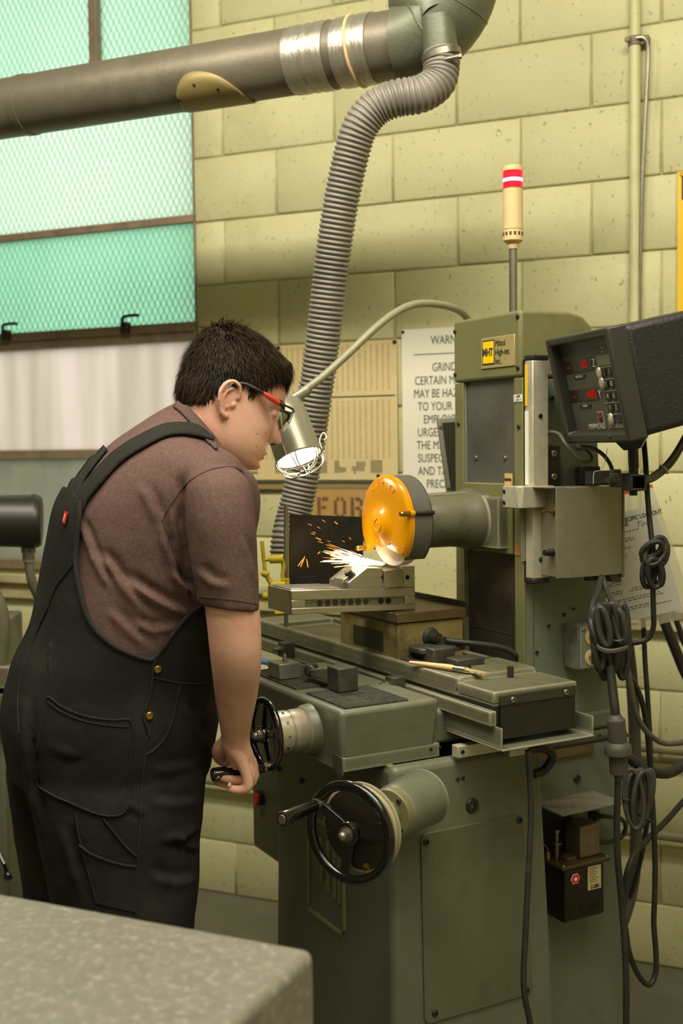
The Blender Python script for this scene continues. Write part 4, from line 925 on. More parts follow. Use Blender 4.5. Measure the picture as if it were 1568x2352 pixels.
for a in (1.2, 3.4, 5.3):
    d = e1 * cos(a) + e2 * sin(a)
    lp.part('spring_clip', G().tube(smooth([la + lax * (LL + .004) + d * .051, la + lax * (LL - .018) + d * .050, la + lax * (LL - .030) + d * .056, la + lax * (LL - .036) + d * .064, la + lax * (LL - .026) + d * .067, la + lax * (LL - .020) + d * .060], 5), .0017, 6), GWm)
l = bpy.data.lights.new('lamp_spot', 'SPOT'); l.energy = 7; l.spot_size = radians(95); l.spot_blend = .7; l.shadow_soft_size = .03; l.color = (1, .93, .80)
lo = bpy.data.objects.new('lamp_spot', l); COL.objects.link(lo)
p = la + lax * (LL + .012); z = -lax; x = perp(z); y = z.cross(x)
lo.matrix_world = Matrix(((x.x, y.x, z.x, p.x), (x.y, y.y, z.y, p.y), (x.z, y.z, z.z, p.z), (0, 0, 0, 1)))

# digital readout on its bracket
DK = mat('dark_textured_case', '#221f1e', .48, .1, .06, 20, .35, 170)
DKB = mat('case_bezel', '#34322b', .42, .1, .1, 14)
Bx = V((-.26, .966, 0)).normalized()                         # across the face, away from camera
Nf = V((-.966, -.26, 0)).normalized()                         # out of the face, before tipping
tp2 = radians(12.5)
Nf, Uf = (Nf * cos(tp2) - ZZ * sin(tp2)), (ZZ * cos(tp2) + Nf * sin(tp2))
Bx = -Bx                                                      # now points towards the camera = right edge of the face
P_tr = at(1392, 756, 2.03)                                    # near top corner of the face
HB, WB = .197, .245
dro = T('digital_readout', 'dark grey digital readout box with red digits and a keypad on a post', 'readout', tuple(P_tr - Uf * HB - Nf * .1), FW)
def fp_(a, b, c=0.): return P_tr - Bx * (WB * (1 - a)) - Uf * (HB * (1 - b)) + Nf * c      # a 0 far .. 1 near, b 0 bottom .. 1 top
rings = []
for dpt, k in ((-.26, .0), (-.03, .0), (0, .0)):
    rings.append([fp_(0, 0, dpt), fp_(1, 0, dpt), fp_(1, 1, dpt), fp_(0, 1, dpt)])
body = G().hexa([fp_(0, 0.02, -.25), fp_(1, .02, -.25), fp_(1, 1, -.25), fp_(0, 1, -.25), fp_(0, 0, -.034), fp_(1, 0, -.034), fp_(1, 1, -.034), fp_(0, 1, -.034)])
dro.part('case', body, DK, bevel=.012, seg=4)
fr = G(); m_ = .055
oq = [(-.01, -.015), (1.01, -.015), (1.01, 1.015), (-.01, 1.015)]; iq = [(m_, .075), (1 - m_ * .9, .075), (1 - m_ * .9, .945), (m_, .945)]
vs = [fp_(a, b, -.036) for a, b in oq] + [fp_(a, b, 0) for a, b in oq] + [fp_(a, b, 0) for a, b in iq] + [fp_(a, b, -.022) for a, b in iq]
fr.add(vs, [(i, (i + 1) % 4, 4 + (i + 1) % 4, 4 + i) for i in range(4)] + [(4 + i, 4 + (i + 1) % 4, 8 + (i + 1) % 4, 8 + i) for i in range(4)] + [(8 + i, 8 + (i + 1) % 4, 12 + (i + 1) % 4, 12 + i) for i in range(4)])
dro.part('bezel', fr, DKB, bevel=.004, seg=3)
pn_ = dro.part('face_panel', G().prism([fp_(a, b, -.0215) for a, b in iq], -Nf * .004), mat('face_grey', '#4b4a40', .4, 0, .05, 12), sm=0)
def fa(a, b): return m_ + (1 - m_ * 1.9) * a, .075 + .87 * b
def rect(name, a0, a1, b0, b1, m, h=.0012, par=None, bev=0.):
    q = [fa(a0, b0), fa(a1, b0), fa(a1, b1), fa(a0, b1)]
    return dro.part(name, G().prism([fp_(x, y, -.0215 + h) for x, y in q], -Nf * (h + .0006)), m, par or pn_, sm=0 if not bev else 35, bevel=bev)
def ftx(s_, a, b, size, m, align='CENTER', h=.0016, **k):
    x, y = fa(a, b); return dro.text('lettering', s_, fp_(x, y, -.0215 + h), Bx, Uf, size, m, pn_, align, ex=.0002, **k)
DISP = mat('display_window', '#2c271f', .25, 0, 0); LED = emitter('red_digits', '#f02010', .55); KEY = mat('key_dark', '#26241d', .5, 0, 0); LT = mat('key_print', '#b9b39a', .6, 0, 0); MET = mat('striped_panel', '#7d775e', .4, .3, .1, 90, stretch=(1, 1, 40))
rect('display', .0, .52, .665, .80, DISP); ftx('-', .10, .735, .022, LED); ftx('.00', .44, .735, .022, LED, 'RIGHT'); ftx('Z', .56, .735, .021, LT)
rect('display', .0, .52, .345, .475, DISP); ftx('-', .10, .41, .022, LED); ftx('4485', .50, .41, .022, LED, 'RIGHT', sx=.85); ftx('Y', .56, .40, .021, LT)
rect('name_strip', .16, .36, .60, .63, KEY, .002); ftx('VERTICAL', .26, .615, .0062, LT, h=.0022)
rect('name_strip', .16, .36, .275, .305, KEY, .002); ftx('CROSS', .26, .29, .0062, LT, h=.0022)
rect('striped_panel', .62, .99, .70, .81, MET); rect('striped_panel', .60, .99, .03, .135, MET)
for i, y in enumerate((.93, .68, .55, .425, .30, .175)): rect('print_line', .60, .98, y, y + .004, LT, .0008)
keys = (('', '/', '-'), ('7', '8', '9'), ('4', '5', '6'), ('1', '2', '3'), ('0', '.', '+'))
for r in range(5):
    for c in range(3):
        a, b = .70 + .105 * c, .625 - .125 * r
        k = rect('key', a - .04, a + .04, b - .043, b + .043, KEY, .003, bev=.0008); ftx(keys[r][c], a, b, .013, LT, h=.0033)
for a, b in ((.635, .62), (.645, .515), (.68, .125)):
    x, y = fa(a, b); p = fp_(x, y, -.0195); dro.part('knob', G().ell(p, .0085, .0125, .005, Bx, Uf, Nf), ALUM, pn_)
for a, b in ((.72, .885), (.86, .885), (.72, .845), (.86, .845)): rect('print_mark', a, a + .035, b - .008, b + .004, LT, .0008)
rect('logo_box', .44, .535, .09, .215, LT, .0010); rect('logo_box', .447, .528, .096, .209, KEY, .0013); ftx('A', .488, .165, .017, RED); 
ftx('MINIWIZARD', .40, .055, .0145, LT, sx=.75)
dro.part('mount_shoe', G().hexa([at(1400, 1010, 2.10), at(1475, 1003, 2.10), at(1490, 1000, 2.22), at(1415, 1008, 2.22), at(1395, 1000, 2.10), at(1490, 990, 2.10), at(1505, 985, 2.22), at(1410, 1000, 2.22)]).hexa([at(1432, 1035, 2.12), at(1470, 1030, 2.12), at(1475, 1028, 2.2), at(1437, 1033, 2.2), at(1405, 1008, 2.12), at(1485, 1000, 2.12), at(1490, 998, 2.2), at(1410, 1006, 2.2)]), BLACKP, bevel=.002)
bk = T('readout_bracket', 'black jointed bracket arm with an open square tube end holding the readout post', 'bracket', tuple(at(1350, 1110, 2.32)), FW)
bk.part('post', G().cyl(at(1453, 1020, 2.15), at(1455, 1075, 2.15), .0095, n=16).cyl(at(1454, 1060, 2.15), at(1456, 1128, 2.15), .0088, n=16), BLACKP)
bk.part('channel', G().obox(at(1348, 1093, 2.36), rt * .020, fw * .03, V((0, 0, .018))), BLACKP, bevel=.002)
ar = at(1392, 1098, 2.22) - at(1352, 1093, 2.30)
bk.part('arm', G().obox(at(1382, 1097, 2.24), rt * .024 - fw * .03, (fw + rt * .7) * .006, V((0, 0, .013))), BLACKP, bevel=.002)
bk.part('link_plate', G().obox(at(1412, 1098, 2.18), rt * .010, fw * .006, V((0, 0, .016))).obox(at(1424, 1103, 2.17), rt * .016, fw * .006, V((0, 0, .013))), IRON, bevel=.0015)
for x in (1395, 1408): bk.part('bolt', G().cyl(at(x, 1102, 2.172), at(x, 1102, 2.155), .006, n=6), DARKST)
c = at(1457, 1109, 2.13); s_ = .0125; g = G()
for a, b, wd, hg in ((-1, 0, .002, s_), (1, 0, .002, s_)): g.obox(c + rt * (a * s_), rt * wd, fw * .03, ZZ * s_)
for b in (-1, 1): g.obox(c + ZZ * (b * s_), rt * (s_ + .002), fw * .03, ZZ * .002)
bk.part('square_tube', g, BLACKP, bevel=.0008)
bk.part('tube_dark_inside', G().obox(c + fw * .015, rt * s_, fw * .001, ZZ * s_), INK, sm=0)  # dark sheet stands in for the shade inside the open tube
bk.part('set_bolt', G().cyl(at(1454, 1122, 2.13), at(1454, 1138, 2.13), .0075, n=14), BLACKP)
bk.part('armoured_cable', G().tube(smooth([at(1250, 1005, 2.34), at(1264, 993, 2.30), at(1284, 998, 2.28), at(1299, 1020, 2.26), at(1320, 1046, 2.26), at(1345, 1060, 2.26), at(1360, 1054, 2.27), at(1350, 1036, 2.29), at(1328, 1026, 2.31)], 12), [(.0040 if i % 2 else .0034) for i in range(97)], 10), GREYC)
bk.part('armoured_cable', G().tube(smooth([at(1335, 1026, 2.29), at(1362, 1030, 2.27), at(1385, 1045, 2.25), at(1400, 1065, 2.24), at(1407, 1085, 2.23)], 12), [(.0042 if i % 2 else .0036) for i in range(49)], 10), GREYC)
bk.part('cable_gland', G().ell(at(1330, 1026, 2.32), .01, .01, .008), GREYC)
bk.part('wire_tie', G().tube(smooth([at(1362, 1112, 2.22), at(1364, 1085, 2.22), at(1380, 1078, 2.22), at(1390, 1056, 2.22), at(1394, 1030, 2.22)]), .0006, 5), WHITEP)
for k, dy in enumerate((0, 12)):
    bk.part('armoured_cable', G().tube(smooth([at(1472, 1106 - dy * .3, 2.14), at(1495, 1102 - dy * .6, 2.15), at(1520, 1086 - dy * .8, 2.18), at(1545, 1060 - dy, 2.20), at(1568, 1022 - dy, 2.22), at(1590, 980 - dy, 2.24), at(1640, 880 - dy, 2.3), at(1690, 800 - dy, 2.45), at(1720, 760 - dy, 2.7)], 16), [(.0054 if i % 2 else .0047) for i in range(129)], 10), GREYC)
bk.part('cable_tie', G().torus(at(1524, 1078, 2.175), (1, .2, .9), .0105, .0012, 18, 6), CREAM)

# control box beside the column
cbx = T('control_box', 'brushed sheet-metal control box with a brass toggle hung beside the column', 'control box', (.27, .5, 1.175), FM)
cbx.part('case', G().box(.225, .30, .447, .592, 1.178, 1.352), SHEET, bevel=.0015)
cbx.part('front_flange', G().prism([(.20, .417, 1.353), (.293, .417, 1.353), (.296, .447, 1.353), (.20, .447, 1.353)], (0, 0, -.002)).box(.20, .202, .417, .447, 1.205, 1.353).box(.2985, .3005, .425, .449, 1.18, 1.353), SHEET, bevel=.0006)
cbx.part('side_lip', G().box(.226, .303, .590, .5935, 1.172, 1.355), SHEET, bevel=.0005)
cbx.part('toggle', G().cyl((.265, .447, 1.305), (.265, .443, 1.305), .006, n=12).tube([(.265, .444, 1.305), (.262, .432, 1.306), (.26, .424, 1.307)], [.002, .0025, .003], 10), BRASS, label='brass toggle switch')
cbx.part('dial_knob', G().lathe((.262, .447, 1.226), -VY, [(0, .008), (.006, .008), (.007, .0065), (.02, .006)], 14), BLACKP)
cbx.part('hanger', G().box(.2, .226, .49, .52, 1.24, 1.29), STEEL, bevel=.001)
cbx.part('cable_gland', G().cyl((.265, .535, 1.178), (.265, .535, 1.166), .009, n=14), BLACKP)
cbx.part('foot', G().hexa([(.24, .56, 1.163), (.295, .57, 1.163), (.295, .592, 1.163), (.24, .592, 1.163), (.24, .555, 1.178), (.295, .56, 1.178), (.295, .592, 1.178), (.24, .592, 1.178)]), IRON, bevel=.001)

# socket box
so = T('socket_box', 'grey metal outlet box with two cream sockets on the column side', 'outlet', (.222, .575, .985), FM)
so.part('box', G().box(.196, .242, .527, .622, .983, 1.074), mat('cast_box', '#6f6c60', .6, .3, .25, 40, .3, 120), bevel=.003)
so.part('cover', G().box(.242, .2465, .530, .620, .986, 1.071), mat('zinc_cover', '#8b9183', .4, .5, .12, 20), bevel=.003)
for z in (1.049, 1.008):
    k = so.part('socket', G().lathe((.2465, .557, z), UX, [(0, .0165), (.0025, .0165), (.003, .015)], 24), CREAM)
    so.part('slot', G().box(.2492, .2502, .549, .551, z - .004, z + .004).box(.2492, .2502, .562, .564, z - .004, z + .004), INK, k, sm=0)
screw(so, (.2465, .572, 1.0285), UX, .003, STEEL); screw(so, (.2465, .538, 1.065), UX, .004, STEEL); screw(so, (.2465, .610, .992), UX, .004, STEEL)
so.part('plug', G().box(.249, .268, .552, .584, .996, 1.021), BLACKP, bevel=.004, label='black plug in the lower socket')

# lubricator
LB = mat('dark_oil_tank', '#1b120c', .3, 0, .2, 10)
lu = T('oil_pump', 'dark brown oil lubricator tank with motor cap on the pedestal side', 'oil pump', (.235, .52, .49), FM)
lu.part('tank', G().box(.197, .268, .468, .575, .488, .597), LB, bevel=.008, seg=3)
lu.part('tank_rib', G().box(.266, .2705, .468, .476, .492, .597), LB, bevel=.001)
lu.part('lid', G().box(.196, .274, .460, .585, .597, .606), mat('oily_brown_lid', '#4a3c26', .35, .4, .25, 20), bevel=.003)
for u, v in ((.268, .467), (.268, .578), (.203, .467)): screw(lu, (u, v, .606), ZZ, .004, STEEL)
lu.part('motor_cap', G().box(.206, .256, .520, .571, .606, .672), mat('stained_cap', '#7d7155', .35, .6, .2, 14, dirt='#4c3a1a', dscale=18, damt=.7), bevel=.004, seg=3)
lu.part('filler_cap', G().lathe((.245, .50, .606), ZZ, [(0, .016), (.006, .016), (.009, .012)], 20), mat('oily_brown_lid', '#4a3c26'))
lu.part('plunger', G().lathe((.225, .485, .606), ZZ, [(0, .005), (.03, .005), (.03, .011), (.033, .011), (.033, .004), (.052, .004), (.052, .006), (.058, .006)], 14), STEEL)
lu.part('brass_fitting', G().cyl((.222, .466, .606), (.222, .466, .622), .005, n=6), BRASS)
lu.part('thin_pipe', G().tube(smooth([(.222, .466, .622), (.222, .462, .632), (.222, .45, .640), (.222, .43, .645), (.22, .40, .646)]), .0014, 6), STEEL)
hx = [(.2695, .4965 + .0105 * cos(radians(60 * i)), .575 + .0105 * sin(radians(60 * i))) for i in range(6)]
k = lu.part('hexagon_sticker', G().prism([(.2690, .4965 + .0115 * cos(radians(60 * i)), .575 + .0115 * sin(radians(60 * i))) for i in range(6)], (-.001, 0, 0)), WHITEP, sm=0)
lu.part('hexagon_red', G().prism(hx, (-.001, 0, 0)), mat('sticker_red', '#d22a24', .4, 0, 0), k, sm=0); lu.part('sticker_centre', G().cyl((.2692, .4965, .575), (.2699, .4965, .575), .0035, n=16), WHITEP, k, sm=0)
k = lu.part('spec_label', G().box(.2682, .2688, .528, .562, .545, .594), mat('label_tan', '#b7a878', .6, 0, .05, 20), sm=0)
for i in range(8): lu.part('print_line', G().box(.2686, .2690, .531, .531 + .028 * random.uniform(.6, 1), .588 - i * .004, .589 - i * .004), INK, k, sm=0)
lu.text('lettering', 'LUBE', (.2691, .546, .551), VY, ZZ, .0095, INK, k, bold=.0003)
lu.text('lettering', 'LUBE', (.2683, .532, .512), VY, ZZ, .016, LB, ex=.0012, sx=1.4); lu.part('raised_line', G().box(.2675, .2692, .512, .553, .500, .5015), LB, sm=0)
hd = T('splash_hood', 'flat dusty steel hood plate projecting from the pedestal over the oil pump', 'hood', (.24, .53, .72), FM)
hd.part('plate', G().box(.196, .290, .445, .605, .714, .718), mat('dusty_plate', '#6a6252', .8, .1, .35, 160), bevel=.001)
hd.part('back_plate', G().box(.1965, .2, .445, .545, .60, .714), mat('flat_black', '#0f0d0a'), sm=0)  # flat black plate below the hood
lu2 = T('cable_gland', 'round black rubber cable gland on the pedestal above the oil pump', 'gland', (.2, .60, .66), FM)
lu2.part('grommet', G().lathe((.197, .605, .668), UX, [(0, .014), (.006, .014), (.010, .010), (.018, .007)], 20), RUBBER)
lu2.part('cable', G().tube(smooth([(.214, .605, .668), (.225, .62, .668), (.228, .65, .660), (.222, .67, .640), (.215, .665, .615), (.21, .63, .608), (.21, .585, .617), (.215, .572, .62)]), .0048, 10), RUBBER)

# document pouch
dp = T('document_pouch', 'clear plastic pouch with printed procedure sheet and red seal behind the cables', 'document', tuple(at(1480, 1450, 2.55)), FW)
q = [at(1352, 1150, 2.56), at(1497, 1112, 2.55), at(1600, 1415, 2.52), at(1405, 1458, 2.53)]
nq = (q[1] - q[0]).cross(q[3] - q[0]).normalized(); nq = nq if nq.y < 0 else -nq
POUCH = mat('clear_pouch', '#cfc9b4', .25, 0, 0)
pb = POUCH.node_tree.nodes['Principled BSDF']; pb.inputs['Alpha'].default_value = .35
dp.part('pouch', G().prism(q, -nq * .001), POUCH, sm=0)
ex_, ey_ = (q[1] - q[0]), (q[3] - q[0])
def qp(a, b): return (q[0] * (1 - a) + q[1] * a) * (1 - b) + (q[3] * (1 - a) + q[2] * a) * b
sh = dp.part('sheet', G().prism([qp(.02, .14) + nq * .0007, qp(.93, .15) + nq * .0007, qp(.86, .93) + nq * .0007, qp(.03, .93) + nq * .0007], -nq * .0004), mat('white_paper', '#c9c5ba', .6, 0, .04, 8), sm=0)
dp.part('red_seal', G().prism([qp(0, .0) + nq * .0009, qp(1, .0) + nq * .0009, qp(1, .022) + nq * .0009, qp(0, .022) + nq * .0009], -nq * .001), mat('seal_red', '#e0402a', .4, 0, 0), sm=0)
rx_ = (qp(1, .3) - qp(0, .3)).normalized(); uy_ = (qp(.5, 0) - qp(.5, 1)).normalized()
dp.text('lettering', 'COMPLIANCE/ SPECIFIC LOCKOUT', qp(.47, .205) + nq * .0012, rx_, uy_, .0125, INK, sh, sx=.82, bold=.0003)
dp.text('lettering', 'PROCEDURE', qp(.30, .235) + nq * .0012, rx_, uy_, .0125, INK, sh, sx=.82, bold=.0003)
dp.text('lettering', 'Tool', qp(.70, .26) + nq * .0012, rx_, uy_, .018, mat('pen_grey', '#77736a', .6, 0, 0), sh, shear=.4)
rr = random.Random(8); g = G(); b_ = .29
while b_ < .88:
    for _ in range(rr.choice((1, 2, 2))):
        e_ = rr.uniform(.5, .83); a_ = .07
        while a_ < e_:
            w_ = rr.uniform(.02, .06); p0_, p1_ = qp(a_, b_), qp(min(a_ + w_, e_), b_); h_ = uy_ * .0011
            g.add([p0_ - h_ + nq * .0011, p1_ - h_ + nq * .0011, p1_ + h_ + nq * .0011, p0_ + h_ + nq * .0011], [(0, 1, 2, 3)]); a_ += w_ + .012
        b_ += .017
    b_ += .032
dp.part('printed_lines', g, mat('print_grey', '#57544c', .7, 0, 0), sh, sm=0, kind='stuff')

# cables
def cable(name, pts, r, lab, m=RUBBER, cat='cable', k=10, n=12, **kw):
    P = [at(*p) for p in pts]
    return single(name, G().tube(smooth(P, k), r, n), m, FW, lab, cat, org=tuple(min(P, key=lambda p: p.z)), **kw)
cable('power_cord', [(1478, 1012, 2.24), (1482, 1060, 2.22), (1486, 1130, 2.20), (1491, 1190, 2.19), (1497, 1245, 2.18), (1503, 1290, 2.185), (1499, 1340, 2.19), (1500, 1400, 2.19), (1500, 1440, 2.2), (1488, 1466, 2.21), (1460, 1476, 2.22), (1432, 1475, 2.24)], .0052, 'black cord hanging down from the readout and curving under to the coil')
def coil(name, loops, r, lab, tie, m=RUBBER):
    t = T(name, lab, 'cable', tuple(at(*tie)), FW)
    for (cx_, cy_, hx_, hy_, rot, Y) in loops:
        pts = [at(cx_ + hx_ * cos(a) * cos(rot) - hy_ * sin(a) * sin(rot), cy_ + hx_ * cos(a) * sin(rot) + hy_ * sin(a) * cos(rot), Y + .006 * sin(a + cx_)) for a in (2 * pi * i / 20 for i in range(20))]
        t.part('loop', G().tube(smooth(pts, 3, closed=True), r, 10, closed=True), m)
    return t
kn = coil('tied_cord_coil', [(1505, 1266, 20, 34, .5, 2.155), (1500, 1268, 17, 32, .75, 2.165), (1512, 1270, 20, 32, .2, 2.17), (1496, 1262, 14, 26, 1.0, 2.15), (1490, 1312, 15, 36, .12, 2.165), (1502, 1316, 15, 33, -.1, 2.155), (1508, 1312, 13, 33, -.2, 2.17)], .0052, 'knotted black cord coil tied with a pale strap, high on the hanging cord', (1500, 1345, 2.16))
kn.part('strap', G().torus(at(1502, 1293, 2.165), (0.1, .25, 1), .0165, .0018, 24, 8), GREYC)
kc = coil('tied_cord_coil', [(1372 + 11.5 * i, 1468 + 6 * sin(i * 1.7), 10 + (i % 2) * 3, 70 + 9 * ((i * 3) % 4) / 2, -.08 + .05 * i / 3, 2.13 + .012 * (i % 3)) for i in range(6)] + [(1424, 1440, 11, 38, -.15, 2.12), (1386, 1440, 12, 44, -.2, 2.11)], .0062, 'large grey-black cord coil strapped together below the control box', (1402, 1552, 2.13))
kc.part('strap', G().tube(smooth([at(1368, 1480, 2.125), at(1378, 1490, 2.10), at(1400, 1496, 2.085), at(1425, 1492, 2.09), at(1440, 1486, 2.12)]), .0022, 8, flat=2.), GREYC)
kc.part('strap', G().tube(smooth([at(1405, 1470, 2.11), at(1420, 1472, 2.095), at(1434, 1468, 2.12)]), .0018, 8), GREYC)
cable('power_cord', [(1381, 1325, 2.24), (1374, 1352, 2.21), (1362, 1385, 2.16), (1357, 1425, 2.13), (1362, 1455, 2.12), (1375, 1485, 2.12)], .0062, 'grey-black cord from the control box bending left into the large coil')
cable('power_cord', [(1382, 1325, 2.24), (1392, 1352, 2.22), (1404, 1380, 2.17), (1416, 1405, 2.14), (1428, 1430, 2.13)], .006, 'grey-black cord from the control box running right into the large coil')
cable('power_cord', [(1400, 1530, 2.13), (1406, 1580, 2.12), (1412, 1630, 2.11), (1415, 1660, 2.11)], [.0088] * 31, 'thick cord dropping from the large coil into the round connector')
co = T('twist_connector', 'ribbed grey twist-lock connector hanging in the cord beside the pedestal', 'connector', tuple(at(1420, 1785, 2.11)), FW)
def ribbed(p, q_, r, n=40):
    ax = (V(q_) - V(p)); e = perp(ax.normalized()); f = ax.normalized().cross(e)
    return G().loft([[V(p_) + (e * cos(2 * pi * k / n) + f * sin(2 * pi * k / n)) * (r_ * (1 if k % 2 else .94)) for k in range(n)] for p_, r_ in ((p, r * .9), (V(p) + ax * .06, r), (V(q_) - ax * .04, r * 1.03), (q_, r * 1.0))])
CN = mat('connector_grey', '#443f36', .6, 0, .2, 30)
co.part('upper_body', ribbed(at(1414, 1650, 2.11), at(1419, 1708, 2.11), .0165), CN, sm=25)
co.part('flange', G().lathe(at(1418, 1704, 2.11), at(1420, 1740, 2.11) - at(1418, 1704, 2.11), [(0, .018), (.006, .023), (.012, .0245), (.022, .0245), (.024, .022)], 32), CN)
co.part('lower_body', ribbed(at(1419, 1728, 2.11), at(1421, 1776, 2.11), .0165), CN, sm=25)
co.part('strain_relief', G().cyl(at(1421, 1774, 2.11), at(1420, 1792, 2.11), .011, .007, n=14).cyl(at(1413, 1640, 2.11), at(1414, 1653, 2.11), .009, .015, n=16), CN)
cable('power_cord', [(1419, 1785, 2.11), (1418, 1830, 2.11), (1416, 1900, 2.11), (1419, 1980, 2.11), (1428, 2080, 2.12), (1435, 2180, 2.12), (1438, 2270, 2.12), (1437, 2370, 2.12), (1434, 2460, 2.14)], .0062, 'dark cord falling straight from the connector to the floor')
cable('power_cord', [(1430, 1530, 2.22), (1452, 1562, 2.22), (1470, 1600, 2.24), (1480, 1640, 2.26), (1488, 1700, 2.28), (1494, 1790, 2.3), (1500, 1880, 2.3), (1504, 1980, 2.3), (1503, 2060, 2.3), (1501, 2120, 2.3), (1506, 2190, 2.3), (1505, 2235, 2.3), (1490, 2262, 2.29), (1466, 2240, 2.28), (1445, 2190, 2.25), (1436, 2130, 2.22)], .0056, 'long black cord from the large coil hanging in a deep loop nearly to the floor')
cable('power_cord', [(1440, 1535, 2.2), (1448, 1575, 2.2), (1456, 1625, 2.21), (1475, 1668, 2.22), (1505, 1698, 2.24), (1540, 1708, 2.26), (1590, 1690, 2.3), (1660, 1600, 2.4), (1720, 1450, 2.6), (1740, 1300, 2.8)], .0055, 'scuffed thin cord sweeping right from below the large coil', mat('scuffed_cable', '#4d4a40', .55, 0, .3, 30, dirt='#a59d86', dscale=60, damt=.8, dcut=.6))
cable('power_cord', [(1474, 1395, 2.64), (1478, 1450, 2.62), (1481, 1520, 2.6), (1488, 1620, 2.58), (1493, 1720, 2.57), (1494, 1800, 2.6), (1484, 1900, 2.66), (1462, 2010, 2.70), (1420, 2130, 2.72), (1360, 2240, 2.72)], .0058, 'black cord dropping from behind the document pouch past the lower pipes')
cable('heavy_cable', [(1438, 1735, 2.3), (1465, 1756, 2.3), (1495, 1772, 2.3), (1535, 1775, 2.32), (1570, 1755, 2.34), (1610, 1715, 2.36), (1680, 1600, 2.45), (1730, 1420, 2.65), (1750, 1280, 2.8)], .0108, 'heavy black cable drooping right beneath the wall pipe')
cable('power_cord', [(1740, 1650, 2.8), (1660, 1745, 2.78), (1600, 1810, 2.75), (1568, 1842, 2.72), (1530, 1885, 2.68), (1490, 1925, 2.64), (1455, 1965, 2.60), (1438, 2010, 2.58), (1432, 2060, 2.58), (1425, 2160, 2.6), (1400, 2280, 2.62), (1340, 2420, 2.66), (1250, 2500, 2.66)], .0068, 'dark cord slanting down left across the wall from the right edge')
cable('heavy_conduit', [(1440, 1470, 2.72), (1450, 1560, 2.74), (1456, 1660, 2.75), (1459, 1780, 2.75), (1460, 1900, 2.75), (1458, 1990, 2.74), (1447, 2060, 2.72), (1425, 2130, 2.70), (1395, 2200, 2.68), (1350, 2320, 2.66), (1290, 2430, 2.66), (1210, 2475, 2.68)], .0145, 'heavy grey conduit dropping behind the pedestal beside the wall', GREYC, 'conduit')
cable('heavy_cable', [(1515, 1400, 2.75), (1530, 1440, 2.75), (1548, 1485, 2.75), (1568, 1535, 2.75), (1600, 1610, 2.75), (1650, 1800, 2.75), (1680, 2050, 2.75), (1690, 2330, 2.78)], .0125, 'heavy black cable slanting right below the document pouch, the thicker')
cable('heavy_cable', [(1545, 1405, 2.78), (1558, 1440, 2.78), (1570, 1475, 2.78), (1600, 1550, 2.78), (1660, 1720, 2.78), (1720, 1980, 2.78), (1740, 2300, 2.80)], .007, 'thinner black cable slanting right at the edge beside the thick one')
lc = coil('hanging_coil', [(1455 + 4.2 * i, 1835 + 3 * sin(i * 2.1), 22 - i, 68 - 3 * (i % 3), -.10 + .05 * i, 2.24 + .008 * (i % 4)) for i in range(7)], .0046, 'grey wire coil hanging below the heavy cable beside the pedestal', (1455, 1905, 2.24), mat('coil_grey', '#37342b', .6, 0, .3, 30))
lc.part('tie', G().torus(at(1482, 1880, 2.255), (.5, .2, .8), .017, .0018, 20, 6), RUBBER); lc.part('tie', G().torus(at(1437, 1835, 2.245), (.2, .2, 1), .012, .0016, 20, 6), RUBBER)
cable('machine_cable', [(1212, 1724, 2.03), (1214, 1750, 2.033), (1217, 1800, 2.035), (1219, 1870, 2.03), (1216, 1950, 2.02), (1211, 2050, 2.01), (1206, 2150, 2.0), (1202, 2240, 1.99), (1205, 2290, 1.985), (1216, 2345, 1.985), (1224, 2420, 1.98)], .0054, 'dark cable hanging down the right side of the grinder base')
# ================================================================ the man
yaw = radians(20)
mf, ml = V((cos(yaw), sin(yaw), 0)), V((-sin(yaw), cos(yaw), 0))      # his forward and his left
SKIN = mat('skin', '#dcac94', .45, 0, .07, 9, .06, 220, sss=.12, spec=.35, dirt='#c4685a', dscale=11, damt=.42, dcut=.44)
SHIRT = mat('heather_brown_jersey', '#614a44', .9, 0, .22, 260, .14, 330, spec=.2, dirt='#7d655c', dscale=140, damt=.45, dcut=.5)
DENIM = mat('black_canvas', '#211f1c', .85, 0, .14, 70, .3, 420, spec=.2, dirt='#3b3730', dscale=5, damt=.5, dcut=.5)
HEMM = mat('black_canvas_hem', '#292722', .85, 0, .2, 160, .3, 420, spec=.2)
HAIRM = mat('dark_brown_hair', '#2c2014', .6, 0, .4, 26, spec=.2, stretch=(1, 3, 1), dirt='#4a3824', dscale=60, damt=.6)

def cr(rows, k):
    out = []
    n = len(rows)
    for i in range(n - 1):
        a, b, c, d = rows[max(i - 1, 0)], rows[i], rows[i + 1], rows[min(i + 2, n - 1)]
        for j in range(k):
            t = j / k
            out.append([.5 * ((2 * q) + (r - p) * t + (2 * p - 5 * q + 4 * r - s) * t * t + (3 * q - p - 3 * r + s) * t ** 3) for p, q, r, s in zip(a, b, c, d)])
    out.append(list(rows[-1])); return out
def ring(row, n=48, ex=2.3, off=0.):
    """a body cross-section from its outline points and its depth: (Lx, Ly, Rx, Ry, Y, half breadth)"""
    Lx, Ly, Rx, Ry, Y, b = row
    c = at((Lx + Rx) / 2, (Ly + Ry) / 2, Y); s = Y / FPX
    dx, dy = (Rx - Lx) * s, -(Ry - Ly) * s; hl = hypot(dx, dy) / 2
    g = mf * (dx / cos(yaw)) + V((0, 0, dy)); g.normalize()
    kx = hypot(g.dot(mf) * cos(yaw), g.z); lat = sin(yaw) * b * dx / (2 * hl)
    a = sqrt(max(hl * hl - lat * lat, .2 * hl * hl)) / kx + off; b += off
    p = []
    for i in range(n):
        t = 2 * pi * i / n; ct, st = cos(t), sin(t)
        p.append(c + g * a * math.copysign(abs(ct) ** (2 / ex), ct) + ml * b * math.copysign(abs(st) ** (2 / ex), st))
    return p
